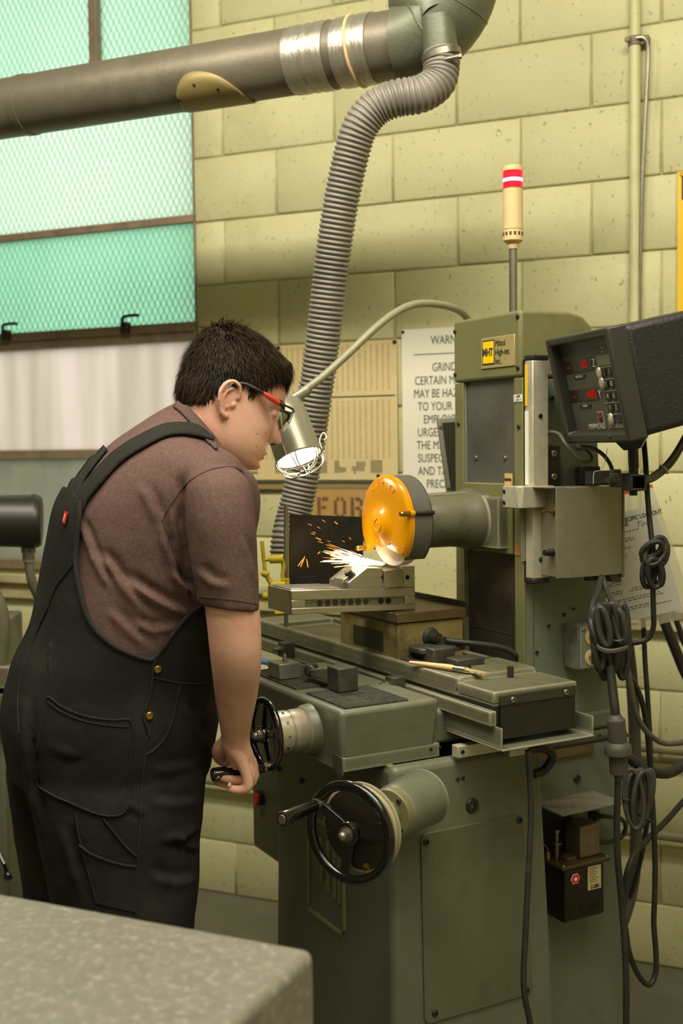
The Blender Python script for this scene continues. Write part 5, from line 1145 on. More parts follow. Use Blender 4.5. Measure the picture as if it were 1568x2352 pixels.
TOR = [(408, 922, 500, 1030, 2.15, .062), (352, 950, 536, 1076, 2.14, .105), (276, 996, 578, 1106, 2.12, .172), (200, 1064, 592, 1165, 2.12, .2), (147, 1145, 582, 1240, 2.12, .205), (124, 1245, 562, 1330, 2.12, .2), (103, 1350, 538, 1420, 2.12, .2), (84, 1430, 512, 1490, 2.12, .2), (44, 1515, 496, 1560, 2.12, .2), (19, 1605, 490, 1640, 2.12, .205), (20, 1685, 480, 1705, 2.12, .2), (35, 1765, 470, 1765, 2.12, .19)]
RLEG = [(50, 1690, 478, 1700, 2.06, .10), (72, 1760, 470, 1760, 2.04, .112), (84, 1830, 463, 1820, 2.03, .115), (96, 1900, 458, 1890, 2.03, .115), (104, 1945, 452, 1940, 2.03, .112), (119, 2020, 451, 2015, 2.03, .11), (128, 2070, 446, 2070, 2.03, .11), (140, 2150, 440, 2140, 2.03, .105), (160, 2350, 425, 2350, 2.03, .095), (180, 2600, 415, 2600, 2.03, .09), (190, 2880, 410, 2880, 2.03, .09)]
LLEG = [(60, 1690, 430, 1700, 2.18, .10), (30, 1750, 400, 1760, 2.22, .11), (36, 1830, 380, 1830, 2.24, .11), (45, 1910, 370, 1910, 2.25, .11), (64, 2055, 360, 2055, 2.25, .105), (90, 2300, 350, 2300, 2.25, .095), (120, 2700, 345, 2760, 2.25, .09)]
SLV = [(462, 1066, 540, 1076, 1.93, .042), (430, 1106, 574, 1110, 1.91, .060), (425, 1180, 585, 1185, 1.90, .07), (432, 1260, 591, 1270, 1.90, .07), (443, 1330, 595, 1342, 1.90, .068), (455, 1386, 598, 1404, 1.90, .066)]
ARM = [(440, 1180, 570, 1190, 1.91, .055), (458, 1290, 588, 1300, 1.905, .056), (468, 1380, 596, 1395, 1.90, .055), (475, 1440, 600, 1448, 1.90, .052), (481, 1500, 601, 1500, 1.905, .050), (487, 1550, 598, 1550, 1.92, .046), (493, 1600, 591, 1600, 1.95, .041), (501, 1650, 580, 1652, 1.975, .033), (508, 1690, 574, 1692, 1.995, .0245), (511, 1715, 576, 1715, 2.004, .0215), (521, 1740, 581, 1738, 2.010, .0185), (534, 1765, 584, 1761, 2.013, .013)]
def shift(rows, l, dx=0): # the far arm: same section moved across the body
    return [(a - dx, b, c - dx, d, Y + l, w_) for a, b, c, d, Y, w_ in rows]

man = T('person', 'man in brown tee and black bib overalls bending over the grinder, hand on its wheel', 'person', tuple(V((at(300, 1700, 2.12).x, 2.12, 0))), FW)

# ---- head, in its own axes: x ahead, y to his left, z up, origin between the ears
hy, hp_ = radians(15), radians(22)
HX = V((cos(hy) * cos(hp_), sin(hy) * cos(hp_), -sin(hp_))); HY = V((-sin(hy), cos(hy), 0)); HZ = HX.cross(HY)
HO = at(521, 921, 2.2)
def hd(x, y, z): return HO + HX * x + HY * y + HZ * z
def interp(tab, z):
    for (a, va), (b, vb) in zip(tab, tab[1:]):
        if (a >= z >= b): t = (a - z) / (a - b); return va + (vb - va) * t
    return tab[0][1] if z > tab[0][0] else tab[-1][1]
XF = [(.118, -.005), (.114, .02), (.106, .042), (.092, .068), (.078, .084), (.062, .095), (.046, .1), (.03, .1015), (.018, .097), (.008, .0935), (-.01, .096), (-.03, .0985), (-.046, .099), (-.058, .1015), (-.066, .101), (-.074, .1005), (-.083, .0975), (-.093, .0995), (-.100, .096), (-.106, .084), (-.112, .055), (-.12, .04)]
XB = [(.118, -.02), (.114, -.04), (.106, -.055), (.092, -.072), (.07, -.084), (.045, -.090), (.02, -.092), (-.01, -.09), (-.035, -.082), (-.06, -.073), (-.09, -.068), (-.12, -.068)]
HWD = [(.118, .012), (.114, .032), (.106, .045), (.092, .057), (.07, .067), (.045, .0725), (.02, .074), (-.01, .0738), (-.03, .0735), (-.05, .0725), (-.065, .0705), (-.08, .0660), (-.092, .0590), (-.102, .049), (-.112, .038), (-.12, .03)]
NOSE = [(.02, 0), (.01, .005), (-.006, .012), (-.02, .0200), (-.03, .0258), (-.036, .0255), (-.041, .0170), (-.0465, .003), (-.052, 0)]
def soft(tab, z, h_=.006):                                   # the table read through a small smoothing window
    return (interp(tab, z - h_) + 2 * interp(tab, z - h_ / 2) + 2 * interp(tab, z) + 2 * interp(tab, z + h_ / 2) + interp(tab, z + h_)) / 8
def head_pt(z, ph):
    k_ = .0035 if z > .1 else .008
    xf, xb, wd = soft(XF, z, .0035), soft(XB, z, k_), soft(HWD, z, k_)
    xc = -.008 if z > 0 else -.008 + min(1, -z / .08) * .012
    cx, sy = cos(ph), sin(ph); e = 2 / 2.35
    x = xc + (xf - xc if cx > 0 else xc - xb) * math.copysign(abs(cx) ** e, cx); y = wd * math.copysign(abs(sy) ** e, sy)
    if cx > 0:
        gs = lambda u, s: math.exp(-(u / s) ** 2)
        sg = .0062 + .0045 * min(1, max(0, (.01 - z) / .045))
        x += interp(NOSE, z) * gs(y, sg * 1.25)
        for s in (-1, 1):
            x += .0085 * gs(y - s * .0125, .0065) * gs(z + .0375, .0065)
            x -= .0105 * gs(y - s * .031, .015) * gs(z - .008, .0105)
            x += .004 * gs(y - s * .03, .018) * gs(z - .026, .007)
            x += .004 * gs(y - s * .042, .018) * gs(z + .022, .018)
        x += .0065 * gs(y, .019) * gs(z + .0635, .0042) + .0055 * gs(y, .017) * gs(z + .0745, .0045) - .0020 * gs(y, .024) * gs(z + .0688, .0017)
        x -= .003 * gs(y, .02) * gs(z + .083, .004)
        x += .0045 * gs(y, .018) * gs(z + .093, .009)
    return x, y, z
NZ_, NP_ = 110, 132
zs = [.1195 - (.1195 + .118) * i / (NZ_ - 1) for i in range(NZ_)]
gb = G()
gb.loft([[hd(*head_pt(z, 2 * pi * k / NP_)) for k in range(NP_)] for z in zs])
# ears
def ear(s):
    def e(x, z, o): return hd(x - .004, s * (.0715 + o), z - .004)
    helix = smooth([e(.011, .006, .004), (e(.010, .018, .008)), e(.004, .029, .012), e(-.008, .033, .015), e(-.020, .026, .018), e(-.0255, .010, .019), e(-.022, -.006, .017), e(-.015, -.018, .013), e(-.009, -.026, .010), e(-.001, -.030, .006), e(.004, -.026, .003)], 5)
    gb.tube(helix, smoothf([.0034, .0036, .0038, .004, .0042, .0042, .004, .0042, .0056, .006, .004], 5), 10)
    gb.tube(smooth([e(-.004, .022, .010), e(-.013, .014, .0125), e(-.016, .0, .013), e(-.010, -.012, .011), e(-.003, -.017, .008)], 5), .0032, 8)
    gb.ell(e(-.010, .004, .0035), .017, .0045, .030, HX, HY * s, HZ)
    gb.ell(e(.0065, -.006, .004), .0042, .005, .0062, HX, HY * s, HZ)
ear(-1); ear(1)
# eyelids
for s in (-1, 1): gb.ell(hd(.0815, s * .031, .008), .0115, .0125, .0105, HX, HY, HZ)
# neck, trunk core, arms
n0 = ring((440, 940, 545, 1052, 2.14, .066), 40, 2.1)
gb.loft([[hd(-.012, 0, -.035) + HX * (.062 * cos(2 * pi * k / 40)) + HY * (.064 * sin(2 * pi * k / 40)) for k in range(40)],
         [hd(-.022, 0, -.075) + HX * (.066 * cos(2 * pi * k / 40)) + HY * (.067 * sin(2 * pi * k / 40)) for k in range(40)],
         [hd(-.045, 0, -.125) + HX * (.074 * cos(2 * pi * k / 40)) + HY * (.075 * sin(2 * pi * k / 40)) for k in range(40)],
         [hd(-.07, 0, -.19) + HX * (.10 * cos(2 * pi * k / 40)) + HY * (.10 * sin(2 * pi * k / 40)) for k in range(40)]])
gb.ell(hd(.035, 0, -.095), .052, .05, .03, HX, HY, HZ)
gb.loft([ring(r, 40, 2.3, -.028) for r in cr([TOR[i] for i in range(1, 9)], 3)])
gb.loft([ring(r, 36, 2.1) for r in cr(ARM, 4)])
gb.ell(at(556, 1468, 1.872), .020, .014, .026)
FARARM = [(300, 1180, 420, 1190, 2.31, .052), (310, 1300, 425, 1300, 2.31, .052), (330, 1420, 440, 1430, 2.31, .048), (345, 1520, 440, 1530, 2.30, .044), (365, 1600, 440, 1610, 2.29, .034), (380, 1650, 440, 1655, 2.29, .025)]
gb.loft([ring(r, 30, 2.1) for r in cr(FARARM, 4)])
# ---- the hand on the crank handle (points read on a 6.03x enlargement with corner 440, 1560)
def h(x, y, Y): return at(440 + x / 6.03, 1560 + y / 6.03, Y)
def chain(pts, rads, k=5): gb.tube(smooth(pts, k), smoothf(rads, k), 12); gb.ell(pts[-1], rads[-1], rads[-1], rads[-1], n=12, m=8); gb.ell(pts[0], rads[0], rads[0], rads[0], n=12, m=8)
for p0_, p1_, r0_, r1_ in ((h(520, 860, 1.995), h(715, 1190, 1.995), .0135, .0105), (h(570, 850, 2.005), h(760, 1180, 2.010), .015, .0108), (h(620, 850, 2.014), h(790, 1160, 2.026), .015, .0108), (h(660, 850, 2.020), h(815, 1150, 2.040), .014, .0105)):
    gb.tube([p0_, p0_.lerp(p1_, .5) + V((0, -.001, .001)), p1_], [r0_, (r0_ + r1_) / 2 + .001, r1_], 14)
gb.ell(h(560, 850, 2.005), .021, .02, .026)
chain([h(700, 1170, 1.994), h(765, 1340, 1.993), h(775, 1485, 1.992), h(665, 1535, 1.993), h(535, 1518, 1.994)], [.0105, .0098, .0094, .0082, .0072])
chain([h(750, 1170, 2.009), h(800, 1280, 2.010), h(800, 1388, 2.011), h(640, 1402, 2.012), h(500, 1385, 2.012), h(400, 1345, 2.012)], [.0108, .0098, .0094, .0086, .0080, .0074])
chain([h(790, 1160, 2.026), h(835, 1300, 2.028), h(820, 1430, 2.029), h(650, 1455, 2.028), h(480, 1450, 2.026), h(355, 1418, 2.025)], [.0108, .0098, .0094, .0086, .0080, .0072])
chain([h(820, 1130, 2.040), h(862, 1270, 2.044), h(850, 1370, 2.044), h(700, 1400, 2.043), h(590, 1370, 2.042)], [.0105, .0096, .0092, .0084, .0074])
chain([h(520, 870, 2.020), h(400, 960, 2.035), h(385, 1060, 2.045), h(430, 1130, 2.050), h(530, 1170, 2.052)], [.0155, .0150, .0130, .0100, .0085])
# the far hand, loosely curled
fh = [at(410, 1655, 2.29), at(425, 1700, 2.28)]
gb.tube([at(410, 1640, 2.29), at(415, 1680, 2.285), at(425, 1710, 2.28)], [.024, .034, .03], 14)
for i in range(4): chain([at(412 + i * 1, 1700, 2.26 + .016 * i), at(440, 1730, 2.26 + .016 * i), at(425, 1755, 2.26 + .016 * i), at(405, 1745, 2.26 + .016 * i)], [.009, .0088, .008, .007], 4)
chain([at(400, 1670, 2.262), at(385, 1705, 2.255), at(392, 1735, 2.252)], [.012, .010, .008], 4)
bm_ = voxel(gb, .0023, 3, .5)
body = link('body', bm_, SKIN, man.o, sm=0); bm_.shade_smooth(); bm_.transform(Matrix.Translation(-man.org))
for p in bm_.polygons: p.use_smooth = True

XB_ = {}
for i in range(0, 60):
    bst = min((abs(head_pt(.028, pi / 2 * k / 160)[1] - i / 1000), k) for k in range(161)); XB_[i] = head_pt(.028, pi / 2 * bst[1] / 160)[0]
# finger nails, nostrils, mouth line, eyes, brows
for p, nrm_ in ((h(362, 1348, 2.004), V((-.3, -.4, .8))), (h(520, 1462, 1.988), V((-.4, -.6, .5)))):
    man.part('nail', G().ell(p, .0045, .0016, .0038, perp(nrm_.normalized()), nrm_.normalized(), nrm_.normalized().cross(perp(nrm_.normalized())), 10, 6), mat('nail_pink', '#d6a48c', .3, 0, 0))
DK_ = mat('nostril_dark', '#4a221a', .7, 0, 0)
for s in (-1, 1):
    man.part('nostril', G().ell(hd(.1075, s * .0092, -.0430), .0052, .0034, .0030, HX, HY, HZ, 10, 8), DK_)
    e = man.part('eye', G().ell(hd(.0820, s * .031, .0065), .0090, .0100, .0070, HX, HY, HZ, 16, 10), mat('eye_white', '#cfc4b8', .2, 0, 0))
    man.part('iris', G().ell(hd(.0888, s * .031, .0045), .0026, .0048, .0046, HX, HY, HZ, 14, 8), mat('iris_brown', '#2c1c12', .2, 0, 0), e)
    man.part('eyelashes', G().tube(smooth([hd(.0835, s * .041, .0065), hd(.0915, s * .034, .0085), hd(.0925, s * .027, .0085), hd(.088, s * .020, .007)]), .0011, 6), HAIRM)
    g = G(); rr = random.Random(4)
    for _ in range(110):
        t_ = rr.random(); y = s * (.016 + .034 * t_); x, _, z = head_pt(.026 + .006 * sin(t_ * 2.4), atan2(abs(y) / .074, 1) * s * .9)
        xs = XB_[int(abs(y) * 1000)]; a_ = hd(xs - .0002, y, .027 + .005 * sin(t_ * 2.6) + rr.uniform(-.003, .003)); g.tube([a_, a_ + HY * s * .007 + HX * -.001 + HZ * .001], [.0006, .0002], 4)
    man.part('eyebrow', g, HAIRM, sm=0)
man.part('lips', G().ell(hd(.1003, 0, -.0648), .0050, .0185, .0030, HX, HY, HZ).ell(hd(.0990, 0, -.0735), .0052, .0165, .0036, HX, HY, HZ), mat('lip_colour', '#b97d66', .4, 0, .08, 30), sm=60)

def surf(y, z):
    bst = None
    for k in range(241):
        ph = -pi / 2 + pi * k / 240; x, yy, _ = head_pt(z, ph)
        if bst is None or abs(yy - y) < abs(bst[1] - y): bst = (x, yy)
    return bst[0]
for s in (-1, 1):
    man.part('mouth_line', G().tube(smooth([hd(surf(0, -.0690) + .0004, 0, -.0690), hd(surf(s * .012, -.0690) + .0006, s * .012, -.0690), hd(surf(s * .021, -.0698) + .0006, s * .021, -.0698), hd(surf(s * .028, -.0715) + .0002, s * .028, -.0715)]), [.0012] * 18 + [.0007], 6), mat('mouth_crease', '#7d4436', .6, 0, 0))
for y, z in ((-.050, -.032), (-.045, -.026), (-.060, -.040), (-.055, -.062)):
    man.part('mole', G().ell(hd(surf(y, z), y, z), .0012, .0012, .0012, n=8, m=6), mat('mole_brown', '#8a5440', .6, 0, 0))
# ---- hair
def hairline(x, y):
    tab = [(.13, .052), (.098, .054), (.085, .064), (.068, .060), (.05, .044), (.036, .026), (.028, .014), (.020, .020), (.012, .034), (-.016, .034), (-.028, .016), (-.034, -.012), (-.05, -.026), (-.075, -.036), (-.13, -.038)]
    return interp([(a, b) for a, b in tab], x)
def hair_th(x, y, z):
    d = z - hairline(x, y); t = min(1, max(0, d / .03))
    side = .007 + .012 * min(1, max(0, (z - .03) / .06))
    fr_ = .010 * max(0, min(1, (x - .05) / .04)) * max(0, min(1, (z - .05) / .02))
    return .0015 + (side + fr_) * (t ** .7)
hb = G(); grid = []
for z in zs:
    for k in range(NP_):
        x, y, zz = head_pt(z, 2 * pi * k / NP_); grid.append((x, y, zz))
c0 = V((-.005, 0, .015)); vs = []; ok = []
for x, y, z in grid:
    p = V((x, y, z)); n_ = V((x + .005, y, z - .02)); n_.normalize()
    o = z > hairline(x, y) - .002
    nz = noise.noise(V((x, y, z)) * 60) * .002
    q = p + n_ * ((hair_th(x, y, z) + nz) if o else 0); vs.append(q); ok.append(o)
fs = []
for i in range(NZ_ - 1):
    for k in range(NP_):
        q = (i * NP_ + k, i * NP_ + (k + 1) % NP_, (i + 1) * NP_ + (k + 1) % NP_, (i + 1) * NP_ + k)
        if all(ok[j] for j in q): fs.append(q)
fs.append(tuple(range(NP_)))
used = sorted({i for f in fs for i in f}); rm = {v: i for i, v in enumerate(used)}
hb.add([hd(*vs[i]) for i in used], [tuple(rm[i] for i in f) for f in fs])
hair = man.part('hair', hb, HAIRM, sm=0); hair.data.shade_smooth()
g = G(); rr = random.Random(21); cand = [i for i in used if grid[i][2] < .119]
for _ in range(9500):
    i = rr.choice(cand); x, y, z = grid[i]; base_ = vs[i]
    n_ = V((x + .005, y, z - .02)).normalized(); cr_ = V((-.035, .0, .13))
    fl_ = base_ - cr_; fl_ = fl_ + V((.05 if z > .04 else .012, 0, -.02)); fl_ = fl_ - n_ * fl_.dot(n_)
    fl_ = fl_.normalized() if fl_.length > 1e-5 else V((1, 0, 0))
    edge = z < hairline(x, y) + .014
    L = rr.uniform(.010, .026) * (.55 if edge else 1); lift = rr.uniform(.02, .30)
    if x < -.0 and z > .085 and rr.random() < .22: lift = rr.uniform(.5, 1.3); L *= 1.25
    d_ = (fl_ + n_ * lift + V((rr.gauss(0, .16), rr.gauss(0, .16), rr.gauss(0, .12)))).normalized()
    s_ = n_.cross(d_).normalized() * rr.uniform(.0005, .0010)
    p0_ = base_ - n_ * .0015; p1_ = p0_ + d_ * L * .55 + n_ * .001; p2_ = p0_ + d_ * L + V((0, 0, -.0015))
    if edge and lift < .5: p2_ = p2_ - n_ * L * .10
    g.add([hd(*(p0_ - s_)), hd(*(p0_ + s_)), hd(*(p1_ + s_ * .8)), hd(*(p1_ - s_ * .8)), hd(*p2_)], [(0, 1, 2, 3), (3, 2, 4)])
for _ in range(60):     # the cowlick
    b_ = V((max(-.07, min(-.02, rr.gauss(-.047, .012))), max(-.04, min(.03, rr.gauss(-.01, .02))), .119))
    d_ = V((.10 + max(-.5, min(.5, rr.gauss(0, .25))), max(-.4, min(.4, rr.gauss(0, .2))), 1)).normalized(); L = rr.uniform(.012, .030); s_ = V((1, .6, 0)).normalized() * .0008
    g.add([hd(*(b_ - s_)), hd(*(b_ + s_)), hd(*(b_ + d_ * L * .6 + s_ * .7)), hd(*(b_ + d_ * L * .6 - s_ * .7)), hd(*(b_ + d_ * L + V((.004, 0, 0))))], [(0, 1, 2, 3), (3, 2, 4)])
man.part('hair_strands', g, HAIRM, hair, sm=0, kind='stuff')

# ---- cloth with folds: each fold is a crease line on the side one sees, its shape a ridge beside a valley
def fold(me, lines, org):
    co = [v.co + org for v in me.vertices]; nm = [v.normal.copy() for v in me.vertices]
    P = [px(c) for c in co]
    for pts, w_, amp in lines:
        xs = [p[0] for p in pts]; ys = [p[1] for p in pts]; b0, b1, b2, b3 = min(xs) - 4 * w_, max(xs) + 4 * w_, min(ys) - 4 * w_, max(ys) + 4 * w_
        for i, (x, y) in enumerate(P):
            if not (b0 < x < b1 and b2 < y < b3) or nm[i].dot((co[i] - CAMP).normalized()) > -.05: continue
            best = 1e9; sg = 1; tt = 0
            for j in range(len(pts) - 1):
                ax, ay = pts[j]; bx, by = pts[j + 1]; dx, dy = bx - ax, by - ay; L2 = dx * dx + dy * dy
                t = max(0, min(1, ((x - ax) * dx + (y - ay) * dy) / L2)); ex, ey = x - ax - dx * t, y - ay - dy * t; d = hypot(ex, ey)
                if d < best: best = d; sg = 1 if dx * ey - dy * ex > 0 else -1; tt = (j + t) / (len(pts) - 1)
            if best > 4 * w_: continue
            fade = min(1, tt * 4, (1 - tt) * 4 + .15); s = best * sg / w_
            me.vertices[i].co += nm[i] * amp * fade * (math.exp(-(s - .9) ** 2) - math.exp(-(s + .6) ** 2) * .9)
    me.update()
def cloth_part(name, me, m, folds, par=None, label=None, wob=.0015, wsc=14):
    me.transform(Matrix.Translation(-man.org))
    nn_ = [v.normal.copy() for v in me.vertices]
    for v, n_ in zip(me.vertices, nn_): v.co += n_ * noise.fractal(v.co * wsc, 1., 2., 3) * wob
    me.update(); fold(me, folds, man.org)
    o = link(name, me, m, par or man.o, sm=0, label=label); me.shade_smooth(); return o
gs_ = G()
gs_.loft([ring(r, 64, 2.3) for r in cr(TOR[:9], 6)])
gs_.loft([ring(r, 44, 2.1) for r in cr(SLV, 5)])
FSLV = [(300, 1060, 400, 1070, 2.28, .05), (285, 1120, 425, 1120, 2.31, .065), (290, 1230, 430, 1240, 2.31, .068), (305, 1340, 438, 1355, 2.31, .064), (315, 1400, 440, 1412, 2.31, .062)]
gs_.loft([ring(r, 40, 2.1) for r in cr(FSLV, 5)])
gs_.ell(at(465, 1090, 1.99), .070, .085, .05, mf, ml, V((0, 0, 1)))
shirt_me = voxel(gs_, .0052, 5, .6)
SF = [([(395, 1303), (420, 1335), (442, 1352)], 9, .010), ([(285, 1318), (330, 1350), (380, 1378), (442, 1404)], 11, .012), ([(232, 1262), (262, 1300), (292, 1345), (340, 1402)], 10, .008), ([(214, 1258), (235, 1300), (258, 1345)], 9, .006), ([(403, 1160), (410, 1220), (425, 1310)], 10, .006), ([(330, 1105), (352, 1150), (374, 1200)], 11, .006), ([(186, 1190), (205, 1230), (220, 1275)], 8, .005), ([(370, 1190), (392, 1262), (420, 1330), (452, 1388)], 9, .010), ([(300, 1420), (350, 1440), (410, 1430)], 10, .005), ([(250, 1390), (300, 1440), (345, 1480)], 10, .005), ([(560, 1230), (578, 1280), (590, 1330)], 8, .004), ([(455, 1300), (490, 1330), (530, 1340)], 10, .004)]
shirt = cloth_part('tee_shirt', shirt_me, SHIRT, SF)
def bvh_of(me): 
    return BVHTree.FromPolygons([v.co + man.org for v in me.vertices], [tuple(p.vertices) for p in me.polygons])
def hit(bv, x, y):
    d = (at(x, y, 2) - CAMP).normalized(); r = bv.ray_cast(CAMP, d)
    return (r[0], r[1] if r[1].dot(d) < 0 else -r[1]) if r[0] is not None else None
def poly_path(pts, step=6, closed=False):
    P = [V((x, y, 0)) for x, y in pts]; Q = smooth(P, 10, closed); out = [Q[0]]
    for q in Q[1:]:
        if (q - out[-1]).length >= step: out.append(q)
    return [(q.x, q.y) for q in out]
def seam(name, bv, pts, r, m, par, off=.0, closed=False, straight=False):
    pp = [];
    for x, y in poly_path(pts, 5, closed):
        q = hit(bv, x, y)
        if q: pp.append(q[0] + q[1] * off)
    if len(pp) < 3: return
    # drop jumps to another layer
    keep = [pp[0]]
    for a in pp[1:]:
        if (a - keep[-1]).length < .06: keep.append(a)
    return man.part(name, G().tube(keep, r, 7, closed=closed), m, par)
SEAM = mat('shirt_seam', '#4a3732', .9, 0, .15, 200)
bs = bvh_of(shirt_me)
seam('armhole_seam', bs, [(372, 1195), (395, 1153), (427, 1113), (467, 1086), (514, 1073), (550, 1080), (571, 1118)], .0019, SEAM, shirt)
seam('armhole_seam', bs, [(372, 1195), (388, 1240), (410, 1300), (440, 1370)], .0015, SEAM, shirt)
seam('sleeve_hem', bs, [(456, 1370), (500, 1374), (550, 1380), (594, 1388)], .0013, SEAM, shirt)
# collar
cp_ = [(404, 924), (430, 950), (462, 985), (488, 1018), (505, 1042), (522, 1062)]
g = G(); pp = [hit(bs, x + 2, y + 3) for x, y in poly_path(cp_, 6)]; pp = [q[0] + q[1] * .002 for q in pp if q]
COLLARM = mat('ribbed_collar', '#523d38', .9, 0, .25, 240, .3, 300)

# ---- bib overalls
go = G(); go.loft([ring(r, 72, 2.3, .010) for r in cr(TOR[7:], 6)]); go.loft([ring(r, 56, 2.3, .004) for r in cr(RLEG, 5)]); go.loft([ring(r, 56, 2.3, .004) for r in cr(LLEG, 5)])
ov_me = voxel(go, .0058, 6, .6)
OF = [([(70, 1600), (66, 1690), (78, 1800), (100, 1900)], 9, .008), ([(110, 1590), (104, 1500), (120, 1440)], 9, .004), ([(462, 1905), (420, 1932), (370, 1940)], 10, .008), ([(456, 1960), (420, 1945), (398, 1925)], 8, .007), ([(340, 2000), (400, 2018), (450, 2010)], 12, .006), ([(200, 1730), (160, 1745), (120, 1725)], 12, .004), ([(345, 1760), (400, 1755), (460, 1745)], 12, .004), ([(345, 1830), (400, 1838), (455, 1830)], 12, .005), ([(150, 1890), (170, 1960), (190, 2040)], 12, .006), ([(420, 1600), (450, 1650), (470, 1700)], 12, .006), ([(330, 1880), (300, 1860), (270, 1870)], 9, .004)]
ov = cloth_part('bib_overalls', ov_me, DENIM, OF, label='black canvas bib overalls')
# back and side bib, cut along its edge out of a shell over the trunk
rows = cr(TOR[2:11], 26); NR = 280
sh_r = [ring(r, NR, 2.3, .0125) for i, r in enumerate(rows)]
bo = bvh_of(ov_me)
for i, r in enumerate(sh_r):                                 # ease the bib into the seat of the overalls
    f_ = (i / (len(rows) - 1) - .70) / .15
    if f_ > 0:
        f_ = min(1, f_); f_ = f_ * f_ * (3 - 2 * f_)
        for k in range(NR):
            q = bo.find_nearest(r[k]); r[k] = r[k].lerp(q[0] - q[1] * .0012, f_)
POLY = [(150, 1115), (178, 1140), (184, 1165), (181, 1200), (176, 1240), (173, 1290), (178, 1330), (187, 1372), (200, 1415), (222, 1450), (258, 1482), (300, 1503), (340, 1515), (356, 1510), (380, 1480), (410, 1440), (440, 1406), (470, 1390), (620, 1390), (620, 1700), (-80, 1700), (-80, 1100)]
EDGE = [(184, 1150), (181, 1200), (176, 1240), (173, 1290), (178, 1330), (187, 1372), (200, 1415), (222, 1450), (258, 1482), (300, 1503), (340, 1515), (356, 1510), (380, 1480), (410, 1440), (440, 1406), (464, 1392)]
def inside(x, y, P):
    c = False; j = len(P) - 1
    for i in range(len(P)):
        if (P[i][1] > y) != (P[j][1] > y) and x < (P[j][0] - P[i][0]) * (y - P[i][1]) / (P[j][1] - P[i][1]) + P[i][0]: c = not c
        j = i
    return c
keep = []
for i, r in enumerate(sh_r):
    for k in range(NR):
        kk = k if k > NR / 2 else (NR - k) % NR              # his left side mirrors the right
        x, y = px(sh_r[i][kk]); keep.append(inside(x, y, POLY))
gbib = G(); vs = [p for r in sh_r for p in r]; fs = []
for i in range(len(sh_r) - 1):
    for k in range(NR):
        q = (i * NR + k, i * NR + (k + 1) % NR, (i + 1) * NR + (k + 1) % NR, (i + 1) * NR + k)
        if sum(keep[j] for j in q) >= 3: fs.append(q)
used = sorted({i for f in fs for i in f}); rm = {v: i for i, v in enumerate(used)}
gbib.add([vs[i] for i in used], [tuple(rm[i] for i in f) for f in fs])
bib = man.part('bib', gbib, DENIM, ov, sm=0); bib.data.shade_smooth()
sd = bib.modifiers.new('t', 'SOLIDIFY'); sd.thickness = .003; sd.offset = -1
full = BVHTree.FromPolygons([p for p in vs], [(i * NR + k, i * NR + (k + 1) % NR, (i + 1) * NR + (k + 1) % NR, (i + 1) * NR + k) for i in range(len(sh_r) - 1) for k in range(NR)])
seam('bib_edge', full, EDGE, .0042, HEMM, ov, .0)
# straps laid over back and shoulder
def strap(pts, wd, bv, off=.006, taper=0):
    P = poly_path(pts, 5); L = []; R = []
    for i, (x, y) in enumerate(P):
        a = P[max(0, i - 1)]; b = P[min(len(P) - 1, i + 1)]; dx, dy = b[0] - a[0], b[1] - a[1]; l_ = hypot(dx, dy) or 1; nx, ny = -dy / l_, dx / l_
        w_ = wd[0] + (wd[1] - wd[0]) * i / (len(P) - 1)
        if taper and i / (len(P) - 1) > 1 - taper: w_ *= .22 + .78 * (1 - i / (len(P) - 1)) / taper
        row = [hit(bv, x + nx * w_ * t, y + ny * w_ * t) for t in (-1, -.5, 0, .5, 1)]
        for j in (1, 0, 3, 4):                               # past the outline: keep to the last point on the cloth
            if row[j] is None: row[j] = row[j + 1] if j < 2 else row[j - 1]
        if all(row) and max((q[0] - row[2][0]).length for q in row) < .09: L.append([q[0] + q[1] * off for q in row])
    g = G(); g.add([p for r in L for p in r], [(i * 5 + k, i * 5 + k + 1, i * 5 + k + 6, i * 5 + k + 5) for i in range(len(L) - 1) for k in range(4)])
    o = man.part('strap', g, HEMM, ov, sm=0); o.data.shade_smooth(); q = o.modifiers.new('t', 'SOLIDIFY'); q.thickness = .004; q.offset = 0
    return o
def band(pts, w0, w1, bv, m, nm_, par, off):
    n0_ = strap(pts, (w0, w1), bv, off, .25); n0_.name = nm_; n0_.parent = par; n0_.data.materials[0] = m
band([(400, 925), (424, 946), (455, 980), (480, 1010), (498, 1036)], 10, 10, bs, COLLARM, 'collar', shirt, .003)
strap([(182, 1170), (194, 1146), (214, 1120), (257, 1071), (290, 1043), (328, 1020), (372, 998), (405, 991), (440, 993), (468, 1005), (488, 1017)], (15, 12.5), bs, taper=.14)
strap([(163, 1165), (172, 1132), (186, 1102), (207, 1072), (230, 1043), (252, 1018)], (13, 10), bs, .005)
tg = hit(full, 154, 1189)
if tg:
    zz = V((.25, 0, 1)).normalized(); xx = tg[1].cross(zz).normalized()
    man.part('label_tag', G().obox(tg[0] + tg[1] * .004, xx * .005, zz * .0098, tg[1] * .001), mat('tag_red', '#c8281e', .6, 0, .05, 40), ov, label='small red woven tag')
    man.part('label_mark', G().obox(tg[0] + tg[1] * .0052, xx * .0012, zz * .006, tg[1] * .0003), mat('tag_white', '#d8c8b8', .6, 0, 0), ov)
def best(x, y):
    a, b = hit(bo, x, y), hit(BV2, x, y)
    if a and b: return a if (a[0] - CAMP).length < (b[0] - CAMP).length else b
    return a or b
BV2 = BVHTree.FromPolygons([vs[i] for i in used], [tuple(rm[i] for i in f) for f in fs])
